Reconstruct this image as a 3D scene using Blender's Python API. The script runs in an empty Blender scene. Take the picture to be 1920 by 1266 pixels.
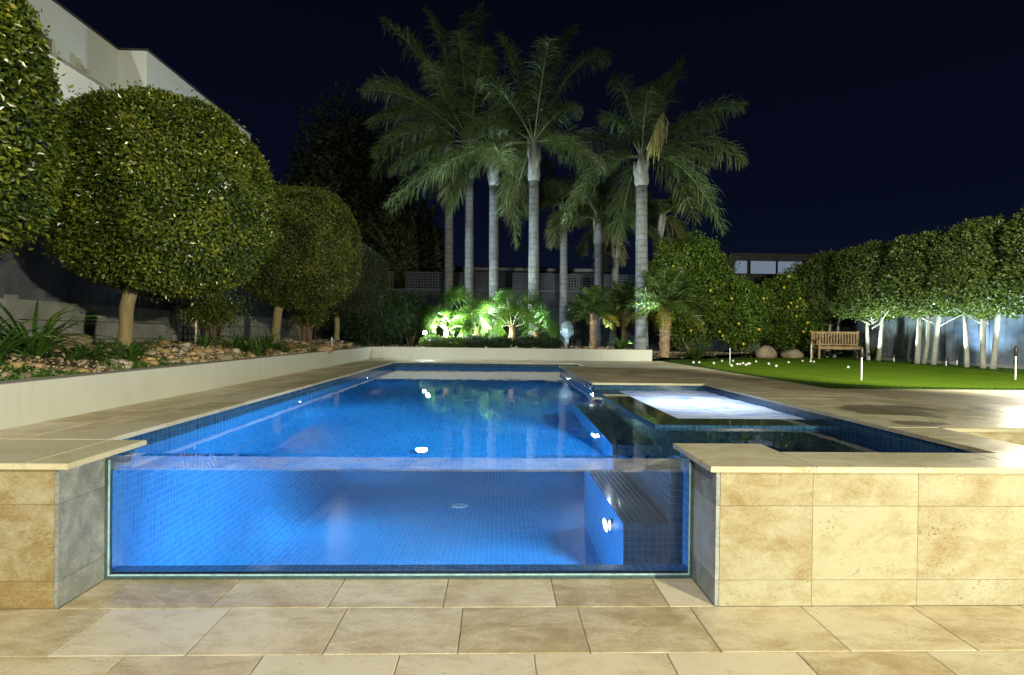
import bpy, math, random
import numpy as np
from mathutils import Vector, Matrix, noise as mnoise
R = math.radians
rng = np.random.default_rng(7)
random.seed(7)
scene = bpy.context.scene
col = scene.collection

# ---------------------------------------------------------------- camera
YAW, PITCH, ROLL, FPX, CAMH = .0294, .0059, .0118, 976.7, 1.4576
_f = np.array([math.sin(YAW)*math.cos(PITCH), math.cos(YAW)*math.cos(PITCH), -math.sin(PITCH)])
_r0 = np.array([math.cos(YAW), -math.sin(YAW), 0.0])
_u0 = np.cross(_r0, _f)
_r = math.cos(ROLL)*_r0 + math.sin(ROLL)*_u0
_u = -math.sin(ROLL)*_r0 + math.cos(ROLL)*_u0
cam_d = bpy.data.cameras.new('camera')
cam = bpy.data.objects.new('camera', cam_d)
col.objects.link(cam)
cam_d.sensor_width = 36.0
cam_d.lens = FPX/1920*36
cam_d.clip_start = .05
cam_d.clip_end = 900
M = Matrix.Identity(4)
for i in range(3):
    M[i][0] = _r[i]; M[i][1] = _u[i]; M[i][2] = -_f[i]
M[2][3] = CAMH
cam.matrix_world = M
scene.camera = cam

def at(px, py, Y=None, z=None, X=None):
    "measured point of the place: ray of the surveyed photo at a known depth, height or side distance"
    d = _f + _r*(px-960)/FPX - _u*(py-633)/FPX
    t = Y/d[1] if Y is not None else ((z-CAMH)/d[2] if z is not None else X/d[0])
    return np.array([0, 0, CAMH]) + d*t

# ---------------------------------------------------------------- world: night sky
world = bpy.data.worlds.new('World')
scene.world = world
world.use_nodes = True
nt = world.node_tree
nt.nodes.clear()
wo = nt.nodes.new('ShaderNodeOutputWorld')
bg = nt.nodes.new('ShaderNodeBackground')
bg.inputs['Strength'].default_value = 1.0
tc = nt.nodes.new('ShaderNodeTexCoord')
sp = nt.nodes.new('ShaderNodeSeparateXYZ')
cr = nt.nodes.new('ShaderNodeValToRGB')
cr.color_ramp.elements[0].position = 0.0
cr.color_ramp.elements[0].color = (.0044, .0074, .0180, 1)
cr.color_ramp.elements[1].position = .62
cr.color_ramp.elements[1].color = (.0012, .0014, .0046, 1)
e = cr.color_ramp.elements.new(.22); e.color = (.0022, .0036, .0122, 1)
nt.links.new(tc.outputs['Generated'], sp.inputs[0])
nt.links.new(sp.outputs['Z'], cr.inputs[0])
nt.links.new(cr.outputs[0], bg.inputs['Color'])
nt.links.new(bg.outputs[0], wo.inputs[0])

scene.view_settings.view_transform = 'Standard'
scene.view_settings.look = 'None'
scene.view_settings.exposure = 0
scene.view_settings.gamma = 1
scene.render.engine = 'CYCLES'
scene.cycles.use_denoising = True
scene.cycles.max_bounces = 10
scene.cycles.transmission_bounces = 8
scene.cycles.transparent_max_bounces = 8
scene.cycles.diffuse_bounces = 3
scene.cycles.glossy_bounces = 4
scene.cycles.sample_clamp_indirect = 4
scene.cycles.caustics_reflective = False
scene.cycles.caustics_refractive = True
scene.cycles.blur_glossy = .3

# ---------------------------------------------------------------- lamps: house floods, garden spikes, pool lights, and some added fill
WARM = (1.0, .95, .66); COOL = (.72, .88, 1.0); BLUEW = (.50, .76, 1.0); WHITE = (.93, .97, 1.0)
def lamp(name, kind, loc, power, color, target=None, size=.08, spot=None, blend=.6, spread=None):
    d = bpy.data.lights.new(name, kind)
    d.energy = power; d.color = color
    if kind == 'AREA':
        d.shape = 'DISK'; d.size = size
        if spread: d.spread = R(spread)
    else:
        d.shadow_soft_size = size
    if kind == 'SPOT':
        d.spot_size = R(spot); d.spot_blend = blend
    o = bpy.data.objects.new(name, d)
    o.location = loc
    if target is not None:
        o.rotation_euler = (Vector(target)-Vector(loc)).to_track_quat('-Z', 'Y').to_euler()
    col.objects.link(o)
    return o
lamp('house_flood_light', 'SPOT', (7.0, -5.2, 3.0), 7800, WARM, (-5.2, 6.0, 1.9), size=.14, spot=84, blend=.55)
lamp('added_terrace_fill', 'SPOT', (-1.2, -3.2, 4.8), 1900, (1, .95, .80), (-.6, 5.5, .5), size=.25, spot=110, blend=.8)  # unseen fill lamp, added to brighten the paving from above
lamp('side_flood_light', 'SPOT', (10.6, 9.9, 2.7), 520, (1, .92, .70), (4.2, 4.4, .76), size=.12, spot=34, blend=.9)
lamp('added_far_fill', 'SPOT', (-7.9, 12.9, 5.5), 3600, (.76, .90, 1), (2.0, 15.4, 3.0), size=.1, spot=64, blend=.6)  # unseen cool lamp added for the far wall, deck and palms
lamp('house_wall_washer', 'SPOT', (-6.75, 7.0, 3.3), 620, (1, .98, .84), (-8.9, 9.0, 6.8), size=.1, spot=150, blend=.6)
lamp('house_wall_washer', 'SPOT', (-6.75, 14.5, 3.3), 420, (.62, .82, 1), (-8.3, 14.8, 7.0), size=.1, spot=150, blend=.6)
lamp('lawn_flood_light', 'SPOT', (6.4, 1.5, 3.9), 8500, (1, .98, .76), (8.6, 14, 1.9), size=.14, spot=58, blend=.6)

# ---------------------------------------------------------------- node helpers
def new_mat(name):
    m = bpy.data.materials.new(name); m.use_nodes = True
    t = m.node_tree; t.nodes.clear()
    out = t.nodes.new('ShaderNodeOutputMaterial')
    return m, t, out
class N:
    "tiny node-graph helper"
    def __init__(s, name):
        s.m, s.t, s.out = new_mat(name)
    def n(s, kind, ins=None, **props):
        nd = s.t.nodes.new('ShaderNode'+kind)
        for k, v in props.items(): setattr(nd, k, v)
        for k, v in (ins or {}).items():
            sock = nd.inputs[k]
            if hasattr(v, 'is_output'): s.t.links.new(v, sock)
            elif hasattr(v, 'outputs'): s.t.links.new(v.outputs[0], sock)
            else: sock.default_value = v
        return nd
    def math(s, op, a, b=None, c=None, clamp=False):
        nd = s.t.nodes.new('ShaderNodeMath'); nd.operation = op; nd.use_clamp = clamp
        for i, v in enumerate((a, b, c)):
            if v is None: continue
            if hasattr(v, 'is_output'): s.t.links.new(v, nd.inputs[i])
            else: nd.inputs[i].default_value = v
        return nd.outputs[0]
    def ramp(s, fac, stops):
        nd = s.t.nodes.new('ShaderNodeValToRGB')
        els = nd.color_ramp.elements
        while len(els) < len(stops): els.new(.5)
        for e, (p, c) in zip(els, stops):
            e.position = p
            e.color = (c, c, c, 1) if isinstance(c, (int, float)) else (*c, 1)
        s.t.links.new(fac, nd.inputs[0])
        return nd.outputs[0]
    def mix(s, fac, a, b, mode='MIX'):
        nd = s.t.nodes.new('ShaderNodeMix'); nd.data_type = 'RGBA'; nd.blend_type = mode
        for k, v in ((0, fac), (6, a), (7, b)):
            if hasattr(v, 'is_output'): s.t.links.new(v, nd.inputs[k])
            else: nd.inputs[k].default_value = v if k == 0 else ((*v, 1) if len(v) == 3 else v)
        return nd.outputs[2]
    def noise(s, vec, scale, detail=4, rough=.55, dist=0):
        nd = s.n('TexNoise', {'Scale': scale, 'Detail': detail, 'Roughness': rough, 'Distortion': dist})
        if vec is not None: s.t.links.new(vec, nd.inputs['Vector'])
        return nd.outputs['Fac']
    def pos(s):
        return s.n('NewGeometry').outputs['Position']
    def scaled(s, vec, sc, off=None):
        nd = s.n('Mapping'); nd.inputs['Scale'].default_value = sc
        s.t.links.new(vec, nd.inputs['Vector'])
        if off is not None: s.t.links.new(off, nd.inputs['Location'])
        return nd.outputs[0]
    def attr(s, name='tone'):
        return s.n('Attribute', attribute_name=name).outputs['Fac']
    def bump(s, h, strength, dist=.01, normal=None):
        nd = s.n('Bump', {'Strength': strength, 'Distance': dist, 'Height': h})
        if normal is not None: s.t.links.new(normal, nd.inputs['Normal'])
        return nd.outputs[0]
    def principled(s, **ins):
        names = {'color': 'Base Color', 'rough': 'Roughness', 'normal': 'Normal', 'spec': 'Specular IOR Level',
                 'metal': 'Metallic', 'coat': 'Coat Weight', 'coatr': 'Coat Roughness', 'alpha': 'Alpha', 'sheen': 'Sheen Weight',
                 'emit': 'Emission Color', 'emits': 'Emission Strength', 'trans': 'Transmission Weight', 'ior': 'IOR'}
        nd = s.t.nodes.new('ShaderNodeBsdfPrincipled')
        for k, v in ins.items():
            sock = nd.inputs[names[k]]
            if hasattr(v, 'is_output'): s.t.links.new(v, sock)
            else: sock.default_value = (*v, 1) if isinstance(v, tuple) and len(v) == 3 else v
        return nd.outputs[0]
    def done(s, shader):
        s.t.links.new(shader, s.out.inputs[0]); return s.m

def simple(name, color, rough=.6, var=.25, scale=6, bump=.2, metal=0, spec=.5, bdist=.004):
    g = N(name); p = g.pos()
    f = g.noise(p, scale, 5)
    dark = tuple(c*(1-var) for c in color); lite = tuple(min(1, c*(1+var)) for c in color)
    c = g.ramp(f, [(.3, dark), (.7, lite)])
    return g.done(g.principled(color=c, rough=rough, metal=metal, spec=spec, normal=g.bump(g.noise(p, scale*8, 4), bump, bdist)))

def travertine(name, wet=False, base=((.40, .31, .165), (.62, .54, .38)), gloss=.45, dirt=.0):
    g = N(name); p = g.pos(); tone = g.attr('tone')
    off = g.n('CombineXYZ', {'X': g.math('MULTIPLY', tone, 37.0), 'Y': g.math('MULTIPLY', tone, 91.0), 'Z': g.math('MULTIPLY', tone, 13.0)}).outputs[0]
    v = g.scaled(p, (1, 2.1, 1.6), off)
    big = g.noise(v, 1.7, 6, .6, 1.2)
    mid = g.noise(v, 6, 6, .65, .6)
    fine = g.noise(v, 60, 3, .6)
    shift = g.math('MULTIPLY_ADD', tone, .32, -.13)
    f = g.math('ADD', g.math('ADD', g.math('MULTIPLY_ADD', big, .72, -.06), g.math('MULTIPLY_ADD', mid, .62, -.07)), shift)
    f = g.math('ADD', f, g.math('MULTIPLY_ADD', fine, .40, -.20))
    c0, c1 = base
    midc = tuple(.5*(a+b) for a, b in zip(c0, c1))
    c = g.ramp(f, [(.22, tuple(x*.70 for x in c0)), (.40, c0), (.54, midc), (.70, c1)])
    grey = g.math('FRACT', g.math('MULTIPLY', tone, 7.31))
    c = g.mix(g.math('MULTIPLY', grey, .26), c, g.mix(1.0, c, (.86, .98, 1.22), 'MULTIPLY'))
    cream = g.ramp(g.noise(v, 3.4, 7, .7, 2.0), [(.56, 0.0), (.66, 1.0)])
    c = g.mix(g.math('MULTIPLY', cream, .45), c, tuple(min(.8, q*1.12) for q in c1))
    # small dark voids of the stone, clustered
    pv = g.scaled(p, (42, 95, 70), off)
    pits = g.ramp(g.noise(pv, 1.0, 2, .5), [(.60, 0.0), (.65, 1.0)])
    clus = g.ramp(g.noise(v, 2.6, 3, .5), [(.54, 0.0), (.68, 1.0)])
    pit = g.math('MULTIPLY', pits, clus)
    c = g.mix(g.math('MULTIPLY', pit, .50), c, (.10, .065, .03))
    if dirt:
        dm = g.ramp(g.noise(g.scaled(p, (.9, .35, 1)), 2.2, 6, .65), [(.42, 0.0), (.66, 1.0)])
        c = g.mix(g.math('MULTIPLY', dm, dirt), c, (.10, .075, .045))
    h = g.math('SUBTRACT', g.math('ADD', g.math('MULTIPLY', mid, .35), g.math('MULTIPLY', fine, .25)), pit)
    rough = g.math('ADD', g.math('MULTIPLY_ADD', mid, .35, gloss-.12), g.math('MULTIPLY', pit, .3))
    nrm = g.bump(h, .35, .004)
    if wet:
        sx = g.n('SeparateXYZ', {0: p})
        # puddled patches beside the spa corner, drying at their edges
        wn = g.noise(p, 1.5, 7, .68)
        def blob(x, y, rx, ry):
            a = g.math('DIVIDE', g.math('SUBTRACT', sx.outputs[0], x), rx)
            b = g.math('DIVIDE', g.math('SUBTRACT', sx.outputs[1], y), ry)
            return g.math('SUBTRACT', 1.0, g.math('ADD', g.math('MULTIPLY', a, a), g.math('MULTIPLY', b, b)))
        w = g.math('MAXIMUM', blob(3.95, 4.95, .75, .55), blob(5.3, 5.0, .9, .5))
        w = g.math('MAXIMUM', w, blob(3.45, 4.2, .28, .18))
        w = g.ramp(g.math('ADD', w, g.math('MULTIPLY_ADD', wn, 3.6, -1.9)), [(.35, 0.0), (.62, 1.0)])
        c = g.mix(g.math('MULTIPLY', w, .78), c, (.075, .058, .035))
        damp = g.math('MAXIMUM', blob(4.3, 4.2, 2.6, 1.9), blob(2.75, 2.95, 1.2, .45))
        damp = g.ramp(g.math('ADD', damp, g.math('MULTIPLY_ADD', g.noise(p, 3.1, 6, .7), 2.4, -1.2)), [(.2, 0.0), (.9, 1.0)])
        rough = g.math('SUBTRACT', rough, g.math('MULTIPLY', damp, .24))
        rough = g.math('MAXIMUM', rough, .16)
        nrm = g.bump(g.math('ADD', h, g.math('MULTIPLY', g.noise(p, 14, 5, .7), 1.2)), .30, .006)
    return g.done(g.principled(color=c, rough=rough, spec=.5, normal=nrm))

def pool_tile(name, c_a, c_b, grout, pitch=.053, rough=.26, gw=.045):
    g = N(name)
    uv = g.n('UVMap', uv_map='UVMap').outputs[0]
    s = g.n('VectorMath', {0: uv, 3: 1/pitch}, operation='SCALE').outputs[0]
    sx = g.n('SeparateXYZ', {0: s})
    fu = g.math('FRACT', sx.outputs[0]); fv = g.math('FRACT', sx.outputs[1])
    du = g.math('ABSOLUTE', g.math('SUBTRACT', fu, .5)); dv = g.math('ABSOLUTE', g.math('SUBTRACT', fv, .5))
    m = g.math('MAXIMUM', du, dv)
    line = g.ramp(m, [(.5-gw*1.3, 0.0), (.5-gw*.7, 1.0)])
    cell = g.n('VectorMath', {0: s}, operation='FLOOR').outputs[0]
    wn = g.n('TexWhiteNoise', {'Vector': cell}).outputs['Value']
    c = g.ramp(wn, [(0, c_a), (1, c_b)])
    c = g.mix(line, c, grout)
    rr = g.math('MULTIPLY_ADD', line, .5, rough)
    return g.done(g.principled(color=c, rough=rr, normal=g.bump(g.math('SUBTRACT', 1.0, line), .4, .002)))

def leafmat(name, stops, rough=.42, trans=.25, spec=.4):
    g = N(name); t = g.attr('tone')
    p = g.pos()
    c = g.ramp(g.math('ADD', g.math('MULTIPLY', t, .8), g.math('MULTIPLY', g.noise(p, 1.8, 2), .2)), stops)
    pr = g.principled(color=c, rough=rough, spec=spec)
    tr = g.n('BsdfTranslucent', {'Color': g.mix(1.0, c, (.9, 1.0, .45), 'MULTIPLY')})
    ms = g.n('MixShader', {0: trans, 1: pr, 2: tr.outputs[0]})
    return g.done(ms.outputs[0])

def emis(name, color, strength):
    g = N(name)
    return g.done(g.n('Emission', {'Color': (*color, 1), 'Strength': strength}).outputs[0])

# ---------------------------------------------------------------- object helpers
def tag(o, label=None, cat=None, group=None, kind=None):
    if label: o['label'] = label
    if cat: o['category'] = cat
    if group: o['group'] = group
    if kind: o['kind'] = kind
    return o
def empty(name, loc=(0, 0, 0), label=None, cat=None, group=None, rz=0):
    o = bpy.data.objects.new(name, None)
    o.location = [float(v) for v in loc]; o.rotation_euler = (0, 0, rz)
    o.empty_display_size = .1
    col.objects.link(o)
    return tag(o, label, cat, group)
def npmesh(name, V, F4, mats, parent=None, tone=None, midx=None, smooth=False, uv=None, world_coords=True):
    "V (n,3), F4 (m,4) or (m,3) arrays -> one mesh object"
    V = np.asarray(V, dtype=np.float32); F4 = np.asarray(F4, dtype=np.int32)
    me = bpy.data.meshes.new(name)
    k = F4.shape[1]
    me.vertices.add(len(V)); me.vertices.foreach_set('co', V.ravel())
    me.loops.add(F4.size); me.loops.foreach_set('vertex_index', F4.ravel())
    me.polygons.add(len(F4))
    me.polygons.foreach_set('loop_start', np.arange(0, F4.size, k, dtype=np.int32))
    me.polygons.foreach_set('loop_total', np.full(len(F4), k, dtype=np.int32))
    if midx is not None: me.polygons.foreach_set('material_index', np.asarray(midx, dtype=np.int32))
    me.polygons.foreach_set('use_smooth', np.full(len(F4), smooth))
    if uv is not None:
        l = me.uv_layers.new(name='UVMap'); l.data.foreach_set('uv', np.asarray(uv, dtype=np.float32).ravel())
    me.update(calc_edges=True)
    if tone is not None:
        a = me.attributes.new('tone', 'FLOAT', 'POINT'); a.data.foreach_set('value', np.asarray(tone, dtype=np.float32))
    for m in (mats if isinstance(mats, (list, tuple)) else [mats]): me.materials.append(m)
    o = bpy.data.objects.new(name, me)
    col.objects.link(o)
    if parent is not None:
        o.parent = parent
        if world_coords:   # vertices given in scene coordinates: bring them into the parent's frame
            wm = Matrix.Identity(4); q_ = parent
            while q_ is not None:
                wm = Matrix.LocRotScale(q_.location, q_.rotation_euler, None) @ wm; q_ = q_.parent
            Mi = np.array(wm.inverted())
            W = np.c_[V, np.ones(len(V))] @ Mi.T
            me.vertices.foreach_set('co', W[:, :3].astype(np.float32).ravel())
    return o
class MB:
    "collects quads/tris with tone, uv and material index"
    def __init__(s): s.v = []; s.f = []; s.t = []; s.m = []; s.uv = []
    def quad(s, a, b, c, d, tone=.5, mi=0, uv=None):
        i = len(s.v); s.v += [tuple(a), tuple(b), tuple(c), tuple(d)]; s.t += [tone]*4
        s.f.append((i, i+1, i+2, i+3)); s.m.append(mi)
        if uv is None:
            A, B, D = map(np.array, (a, b, d))
            lu = float(np.linalg.norm(B-A)); lv = float(np.linalg.norm(D-A))
            uv = [(0, 0), (lu, 0), (lu, lv), (0, lv)]
        s.uv += uv
    def box(s, x0, y0, z0, x1, y1, z1, tone=.5, mi=0, ch=0):
        if ch and min(x1-x0, y1-y0, z1-z0) > 2.5*ch:
            c = ch
            # chamfered top edges, straight sides
            P = lambda x, y, z: (x, y, z)
            t = z1-c
            s.quad(P(x0+c, y0+c, z1), P(x1-c, y0+c, z1), P(x1-c, y1-c, z1), P(x0+c, y1-c, z1), tone, mi)
            s.quad(P(x0, y0, t), P(x1, y0, t), P(x1-c, y0+c, z1), P(x0+c, y0+c, z1), tone, mi)
            s.quad(P(x1, y0, t), P(x1, y1, t), P(x1-c, y1-c, z1), P(x1-c, y0+c, z1), tone, mi)
            s.quad(P(x1, y1, t), P(x0, y1, t), P(x0+c, y1-c, z1), P(x1-c, y1-c, z1), tone, mi)
            s.quad(P(x0, y1, t), P(x0, y0, t), P(x0+c, y0+c, z1), P(x0+c, y1-c, z1), tone, mi)
            z1 = t
        else:
            s.quad((x0, y0, z1), (x1, y0, z1), (x1, y1, z1), (x0, y1, z1), tone, mi)
        s.quad((x0, y1, z0), (x1, y1, z0), (x1, y0, z0), (x0, y0, z0), tone, mi)
        s.quad((x0, y0, z0), (x1, y0, z0), (x1, y0, z1), (x0, y0, z1), tone, mi)
        s.quad((x1, y0, z0), (x1, y1, z0), (x1, y1, z1), (x1, y0, z1), tone, mi)
        s.quad((x1, y1, z0), (x0, y1, z0), (x0, y1, z1), (x1, y1, z1), tone, mi)
        s.quad((x0, y1, z0), (x0, y0, z0), (x0, y0, z1), (x0, y1, z1), tone, mi)
    def obox(s, c, dx, dy, dz, hx, hy, hz, tone=.5, mi=0):
        "oriented box: centre, three unit axes, half sizes"
        c, dx, dy, dz = map(np.array, (c, dx, dy, dz))
        P = lambda i, j, k: c+dx*hx*i+dy*hy*j+dz*hz*k
        for a in (((-1,-1,1),(1,-1,1),(1,1,1),(-1,1,1)), ((-1,1,-1),(1,1,-1),(1,-1,-1),(-1,-1,-1)), ((-1,-1,-1),(1,-1,-1),(1,-1,1),(-1,-1,1)),
                  ((1,-1,-1),(1,1,-1),(1,1,1),(1,-1,1)), ((1,1,-1),(-1,1,-1),(-1,1,1),(1,1,1)), ((-1,1,-1),(-1,-1,-1),(-1,-1,1),(-1,1,1))):
            s.quad(*[P(*q) for q in a], tone, mi)
    def tube(s, pts, rad, seg=10, tone=.5, mi=0, cap=True):
        pts = [np.array(p, float) for p in pts]
        rings = []
        up = np.array([0, 0, 1.0])
        for i, p in enumerate(pts):
            d = pts[min(i+1, len(pts)-1)]-pts[max(i-1, 0)]
            d = d/(np.linalg.norm(d)+1e-9)
            a = np.cross(d, up if abs(d[2]) < .9 else np.array([1.0, 0, 0])); a /= np.linalg.norm(a)
            b = np.cross(d, a)
            r = rad[i] if hasattr(rad, '__len__') else rad
            k = len(s.v)
            for j in range(seg):
                t = 2*math.pi*j/seg
                s.v.append(tuple(p+(a*math.cos(t)+b*math.sin(t))*r)); s.t.append(tone[i] if hasattr(tone, '__len__') else tone)
            rings.append(k)
        for i in range(len(rings)-1):
            for j in range(seg):
                j2 = (j+1) % seg
                s.f.append((rings[i]+j, rings[i+1]+j, rings[i+1]+j2, rings[i]+j2)); s.m.append(mi); s.uv += [(0, 0)]*4
        if cap:
            for k, p in ((rings[0], pts[0]), (rings[-1], pts[-1])):
                c = len(s.v); s.v.append(tuple(p)); s.t.append(s.t[k])
                for j in range(0, seg, 2):
                    fc = (c, k+j, k+(j+1) % seg, k+(j+2) % seg)
                    if k == rings[-1]: fc = fc[::-1]
                    s.f.append(fc); s.m.append(mi); s.uv += [(0, 0)]*4
    def build(s, name, mats, parent=None, smooth=False, uv=False):
        return npmesh(name, s.v, s.f, mats, parent, s.t, s.m, smooth, s.uv if uv else None)
def grid_lines(lo, hi, step, start=None):
    out = [lo]; x = (start if start is not None else lo+step)
    while x < hi-.06:
        if x > lo+.06: out.append(x)
        x += step
    out.append(hi)
    return out
def bevel(o, w=.004, seg=1):
    m = o.modifiers.new('bevel', 'BEVEL'); m.width = w; m.segments = seg; m.limit_method = 'ANGLE'; return o

# leaves: arrays of rhombic leaves, folded a little along the midrib
def leaves_arrays(P, D, Nn, L, W, tone, fold=.18):
    n = len(P)
    D = D/np.linalg.norm(D, axis=1, keepdims=True)
    S = np.cross(D, Nn); S /= (np.linalg.norm(S, axis=1, keepdims=True)+1e-9)
    U = np.cross(S, D)
    L = np.broadcast_to(L, n)[:, None]; W = np.broadcast_to(W, n)[:, None]
    a = P; b = P+D*L*.45+S*W*.5+U*W*fold; c = P+D*L; d = P+D*L*.45-S*W*.5+U*W*fold
    V = np.stack([a, b, c, d], 1).reshape(-1, 3)
    F = np.arange(4*n).reshape(n, 4)
    return V, F, np.repeat(tone, 4)
def rand_dirs(n):
    d = rng.normal(size=(n, 3)); return d/np.linalg.norm(d, axis=1, keepdims=True)
def lump(D, seed, amp, freq=2.2):
    o = Vector((seed*3.1, seed*1.7, seed*.9))
    return np.array([1+amp*mnoise.noise(Vector(d)*freq+o) + amp*.45*mnoise.noise(Vector(d)*freq*3+o) for d in D])
# ---------------------------------------------------------------- materials
M_pave = travertine('travertine_paving', wet=False, gloss=.34)
M_deck = travertine('travertine_deck', wet=True, gloss=.5, dirt=.08, base=((.46, .37, .21), (.66, .58, .42)))
M_clad = travertine('travertine_cladding', base=((.25, .18, .075), (.37, .345, .235)), gloss=.55)
M_glow_grey = travertine('glow_grey_travertine', base=((.20, .21, .20), (.38, .39, .36)), gloss=.5)  # grey-blue of the pool's glow put into the stone colour
M_cope = travertine('travertine_coping', base=((.40, .34, .20), (.54, .49, .34)), gloss=.5, wet=True)
M_joint = simple('pale_joint', (.40, .36, .26), .9, .2, 20)
M_grout = simple('grout', (.27, .22, .15), .9, .3, 20)
def render_mat(name, col_, stain):
    g = N(name); p = g.pos()
    st = g.noise(g.scaled(p, (7, 7, .5)), 1.6, 5, .6)
    sx = g.n('SeparateXYZ', {0: p})
    low = g.math('MULTIPLY', g.ramp(g.math('ADD', sx.outputs[2], g.math('MULTIPLY', g.noise(p, 4, 4), .10)), [(.80, 1.0), (.88, 0.0)]), .5)
    m = g.math('MULTIPLY', g.math('MAXIMUM', g.ramp(st, [(.50, 0.0), (.75, 1.0)]), low), stain)
    c = g.ramp(g.noise(p, 1.3, 5), [(.3, tuple(v*.90 for v in col_)), (.7, col_)])
    c = g.mix(m, c, tuple(v*.5 for v in (col_[0], col_[1]*.95, col_[2]*.85)))
    return g.done(g.principled(color=c, rough=.85, normal=g.bump(g.noise(p, 45, 4, .65), .35, .004)))
M_render = render_mat('wall_render', (.56, .57, .52), .16)
M_rendertop = simple('wall_render_top', (.30, .29, .27), .85, .15, 3, .25)
M_house = simple('house_render', (.66, .685, .66), .85, .05, .8, .15)
M_tile = pool_tile('pool_tile_blue', (.006, .128, .44), (.011, .185, .57), (.025, .22, .38), gw=.034)
M_tile_dark = pool_tile('slate_shaded_tile', (.010, .045, .10), (.022, .075, .15), (.07, .10, .11), rough=.08, gw=.036)  # slate tile; shade of ledge and waterline strip put into its colour
M_black = simple('black_metal', (.015, .015, .016), .5, .2, 10, .1)
M_dark = simple('dark_timber', (.028, .027, .030), .7, .4, 5, .3)
M_steel = simple('steel', (.5, .5, .5), .3, .1, 10, .05, metal=1)
M_soil = simple('soil', (.050, .036, .024), .95, .5, 9, .8, bdist=.02)
M_grass = simple('lawn_base', (.030, .055, .012), .95, .4, 14, .8, bdist=.015)

def water_mat():
    g = N('pool_water'); p = g.pos()
    v = g.scaled(p, (1.0, .55, 1))
    h = g.math('ADD', g.math('MULTIPLY', g.noise(v, 1.6, 3, .55, .3), 1.0), g.math('MULTIPLY', g.noise(v, 9, 2, .5), .10))
    gl = g.n('BsdfGlass', {'Color': (.97, .99, 1, 1), 'Roughness': 0.0, 'IOR': 1.333, 'Normal': g.bump(h, .20, .02)})
    return g.done(gl.outputs[0])
M_water = water_mat()
def glass_mat(name, ior, color=(1, 1, 1), rough=0.0):
    g = N(name)
    return g.done(g.n('BsdfGlass', {'Color': (*color, 1), 'Roughness': rough, 'IOR': ior}).outputs[0])
M_acr_out = glass_mat('acrylic_outer', 1.49, (.985, .995, 1))
M_acr_wet = glass_mat('acrylic_wet_side', 1.333/1.49)
def film_mat():
    g = N('acrylic_lime_film'); p = g.pos()
    f = g.ramp(g.noise(g.scaled(p, (2.5, 1, 14)), 2.2, 6, .7), [(.35, .02), (.75, .17)])
    gl = g.n('BsdfGlass', {'Color': (.985, .995, 1, 1), 'Roughness': 0.0, 'IOR': 1.49})
    d = g.n('BsdfDiffuse', {'Color': (.75, .76, .76, 1)})
    return g.done(g.n('MixShader', {0: f, 1: gl.outputs[0], 2: d.outputs[0]}).outputs[0])
M_acr_film = film_mat()
M_acr_edge = simple('acrylic_seal', (.05, .09, .10), .4, .3, 20, .2)

def spa_mat():
    g = N('spa_water'); p = g.pos()
    v = g.scaled(p, (1.0, 2.4, 1))
    f = g.noise(v, 1.5, 4, .55, 1.6)
    foam = g.ramp(f, [(.32, .0), (.56, 1.0)])
    c = g.mix(foam, (.30, .45, .82), (.84, .88, .96))
    df = g.n('BsdfDiffuse', {'Color': c})
    tr = g.n('BsdfTranslucent', {'Color': c})
    gl = g.n('BsdfGlossy', {'Roughness': .35, 'Color': (1, 1, 1, 1)})
    m1 = g.n('MixShader', {0: .55, 1: df.outputs[0], 2: tr.outputs[0]})
    m2 = g.n('MixShader', {0: .06, 1: m1.outputs[0], 2: gl.outputs[0]})
    return g.done(m2.outputs[0])
M_spa = spa_mat()

M_ledge = pool_tile('spill_ledge_tile', (.010, .020, .022), (.022, .036, .036), (.05, .06, .055), rough=.05)

# ---------------------------------------------------------------- setting: ground
DZ = .764          # upper terrace
b = MB(); b.quad((-400, -400, -.04), (400, -400, -.04), (400, 2.6, -.04), (-400, 2.6, -.04))
tag(b.build('lower_ground', M_soil), kind='structure')
b = MB()
for x0, y0, x1, y1 in ((-400, 17.5, 400, 400), (-400, 2.9, -3.5, 17.5), (-3.5, 14.45, 13.4, 17.5), (4.35, 2.9, 400, 14.45), (13.4, 14.45, 400, 17.5)):
    b.quad((x0, y0, .69), (x1, y0, .69), (x1, y1, .69), (x0, y1, .69))
tag(b.build('garden_ground', M_soil), kind='structure')

# lower paving in front of the pool: separate slabs over a bed of grout
b = MB()
b.quad((-5, -3.2, -.012), (7, -3.2, -.012), (7, 3.12, -.012), (-5, 3.12, -.012), mi=1)
rows = [3.10, 2.776]
while rows[-1] > -3: rows.append(rows[-1]-.406)
for r, (y1, y0) in enumerate(zip(rows[:-1], rows[1:])):
    if r == 0: xs = [-2.27+.0, -2.10] + [-2.10+.61*i for i in range(1, 6)] + [1.196]
    else:
        st = {1: .1628-.02-.305, 2: .1628-.305+.33}.get(r, .1628+.2*r)
        st = st-.61*9
        xs = [st+.61*i for i in range(20)]
    for x0, x1 in zip(xs[:-1], xs[1:]):
        if x1-x0 < .03: continue
        b.box(x0+.0022, y0+.0022, -.02, x1-.0022, y1-.0022, 0+random.uniform(-.0008, .0008), random.random(), ch=.0025)
tag(b.build('lower_terrace_paving', [M_pave, M_grout]), kind='structure')

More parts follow.
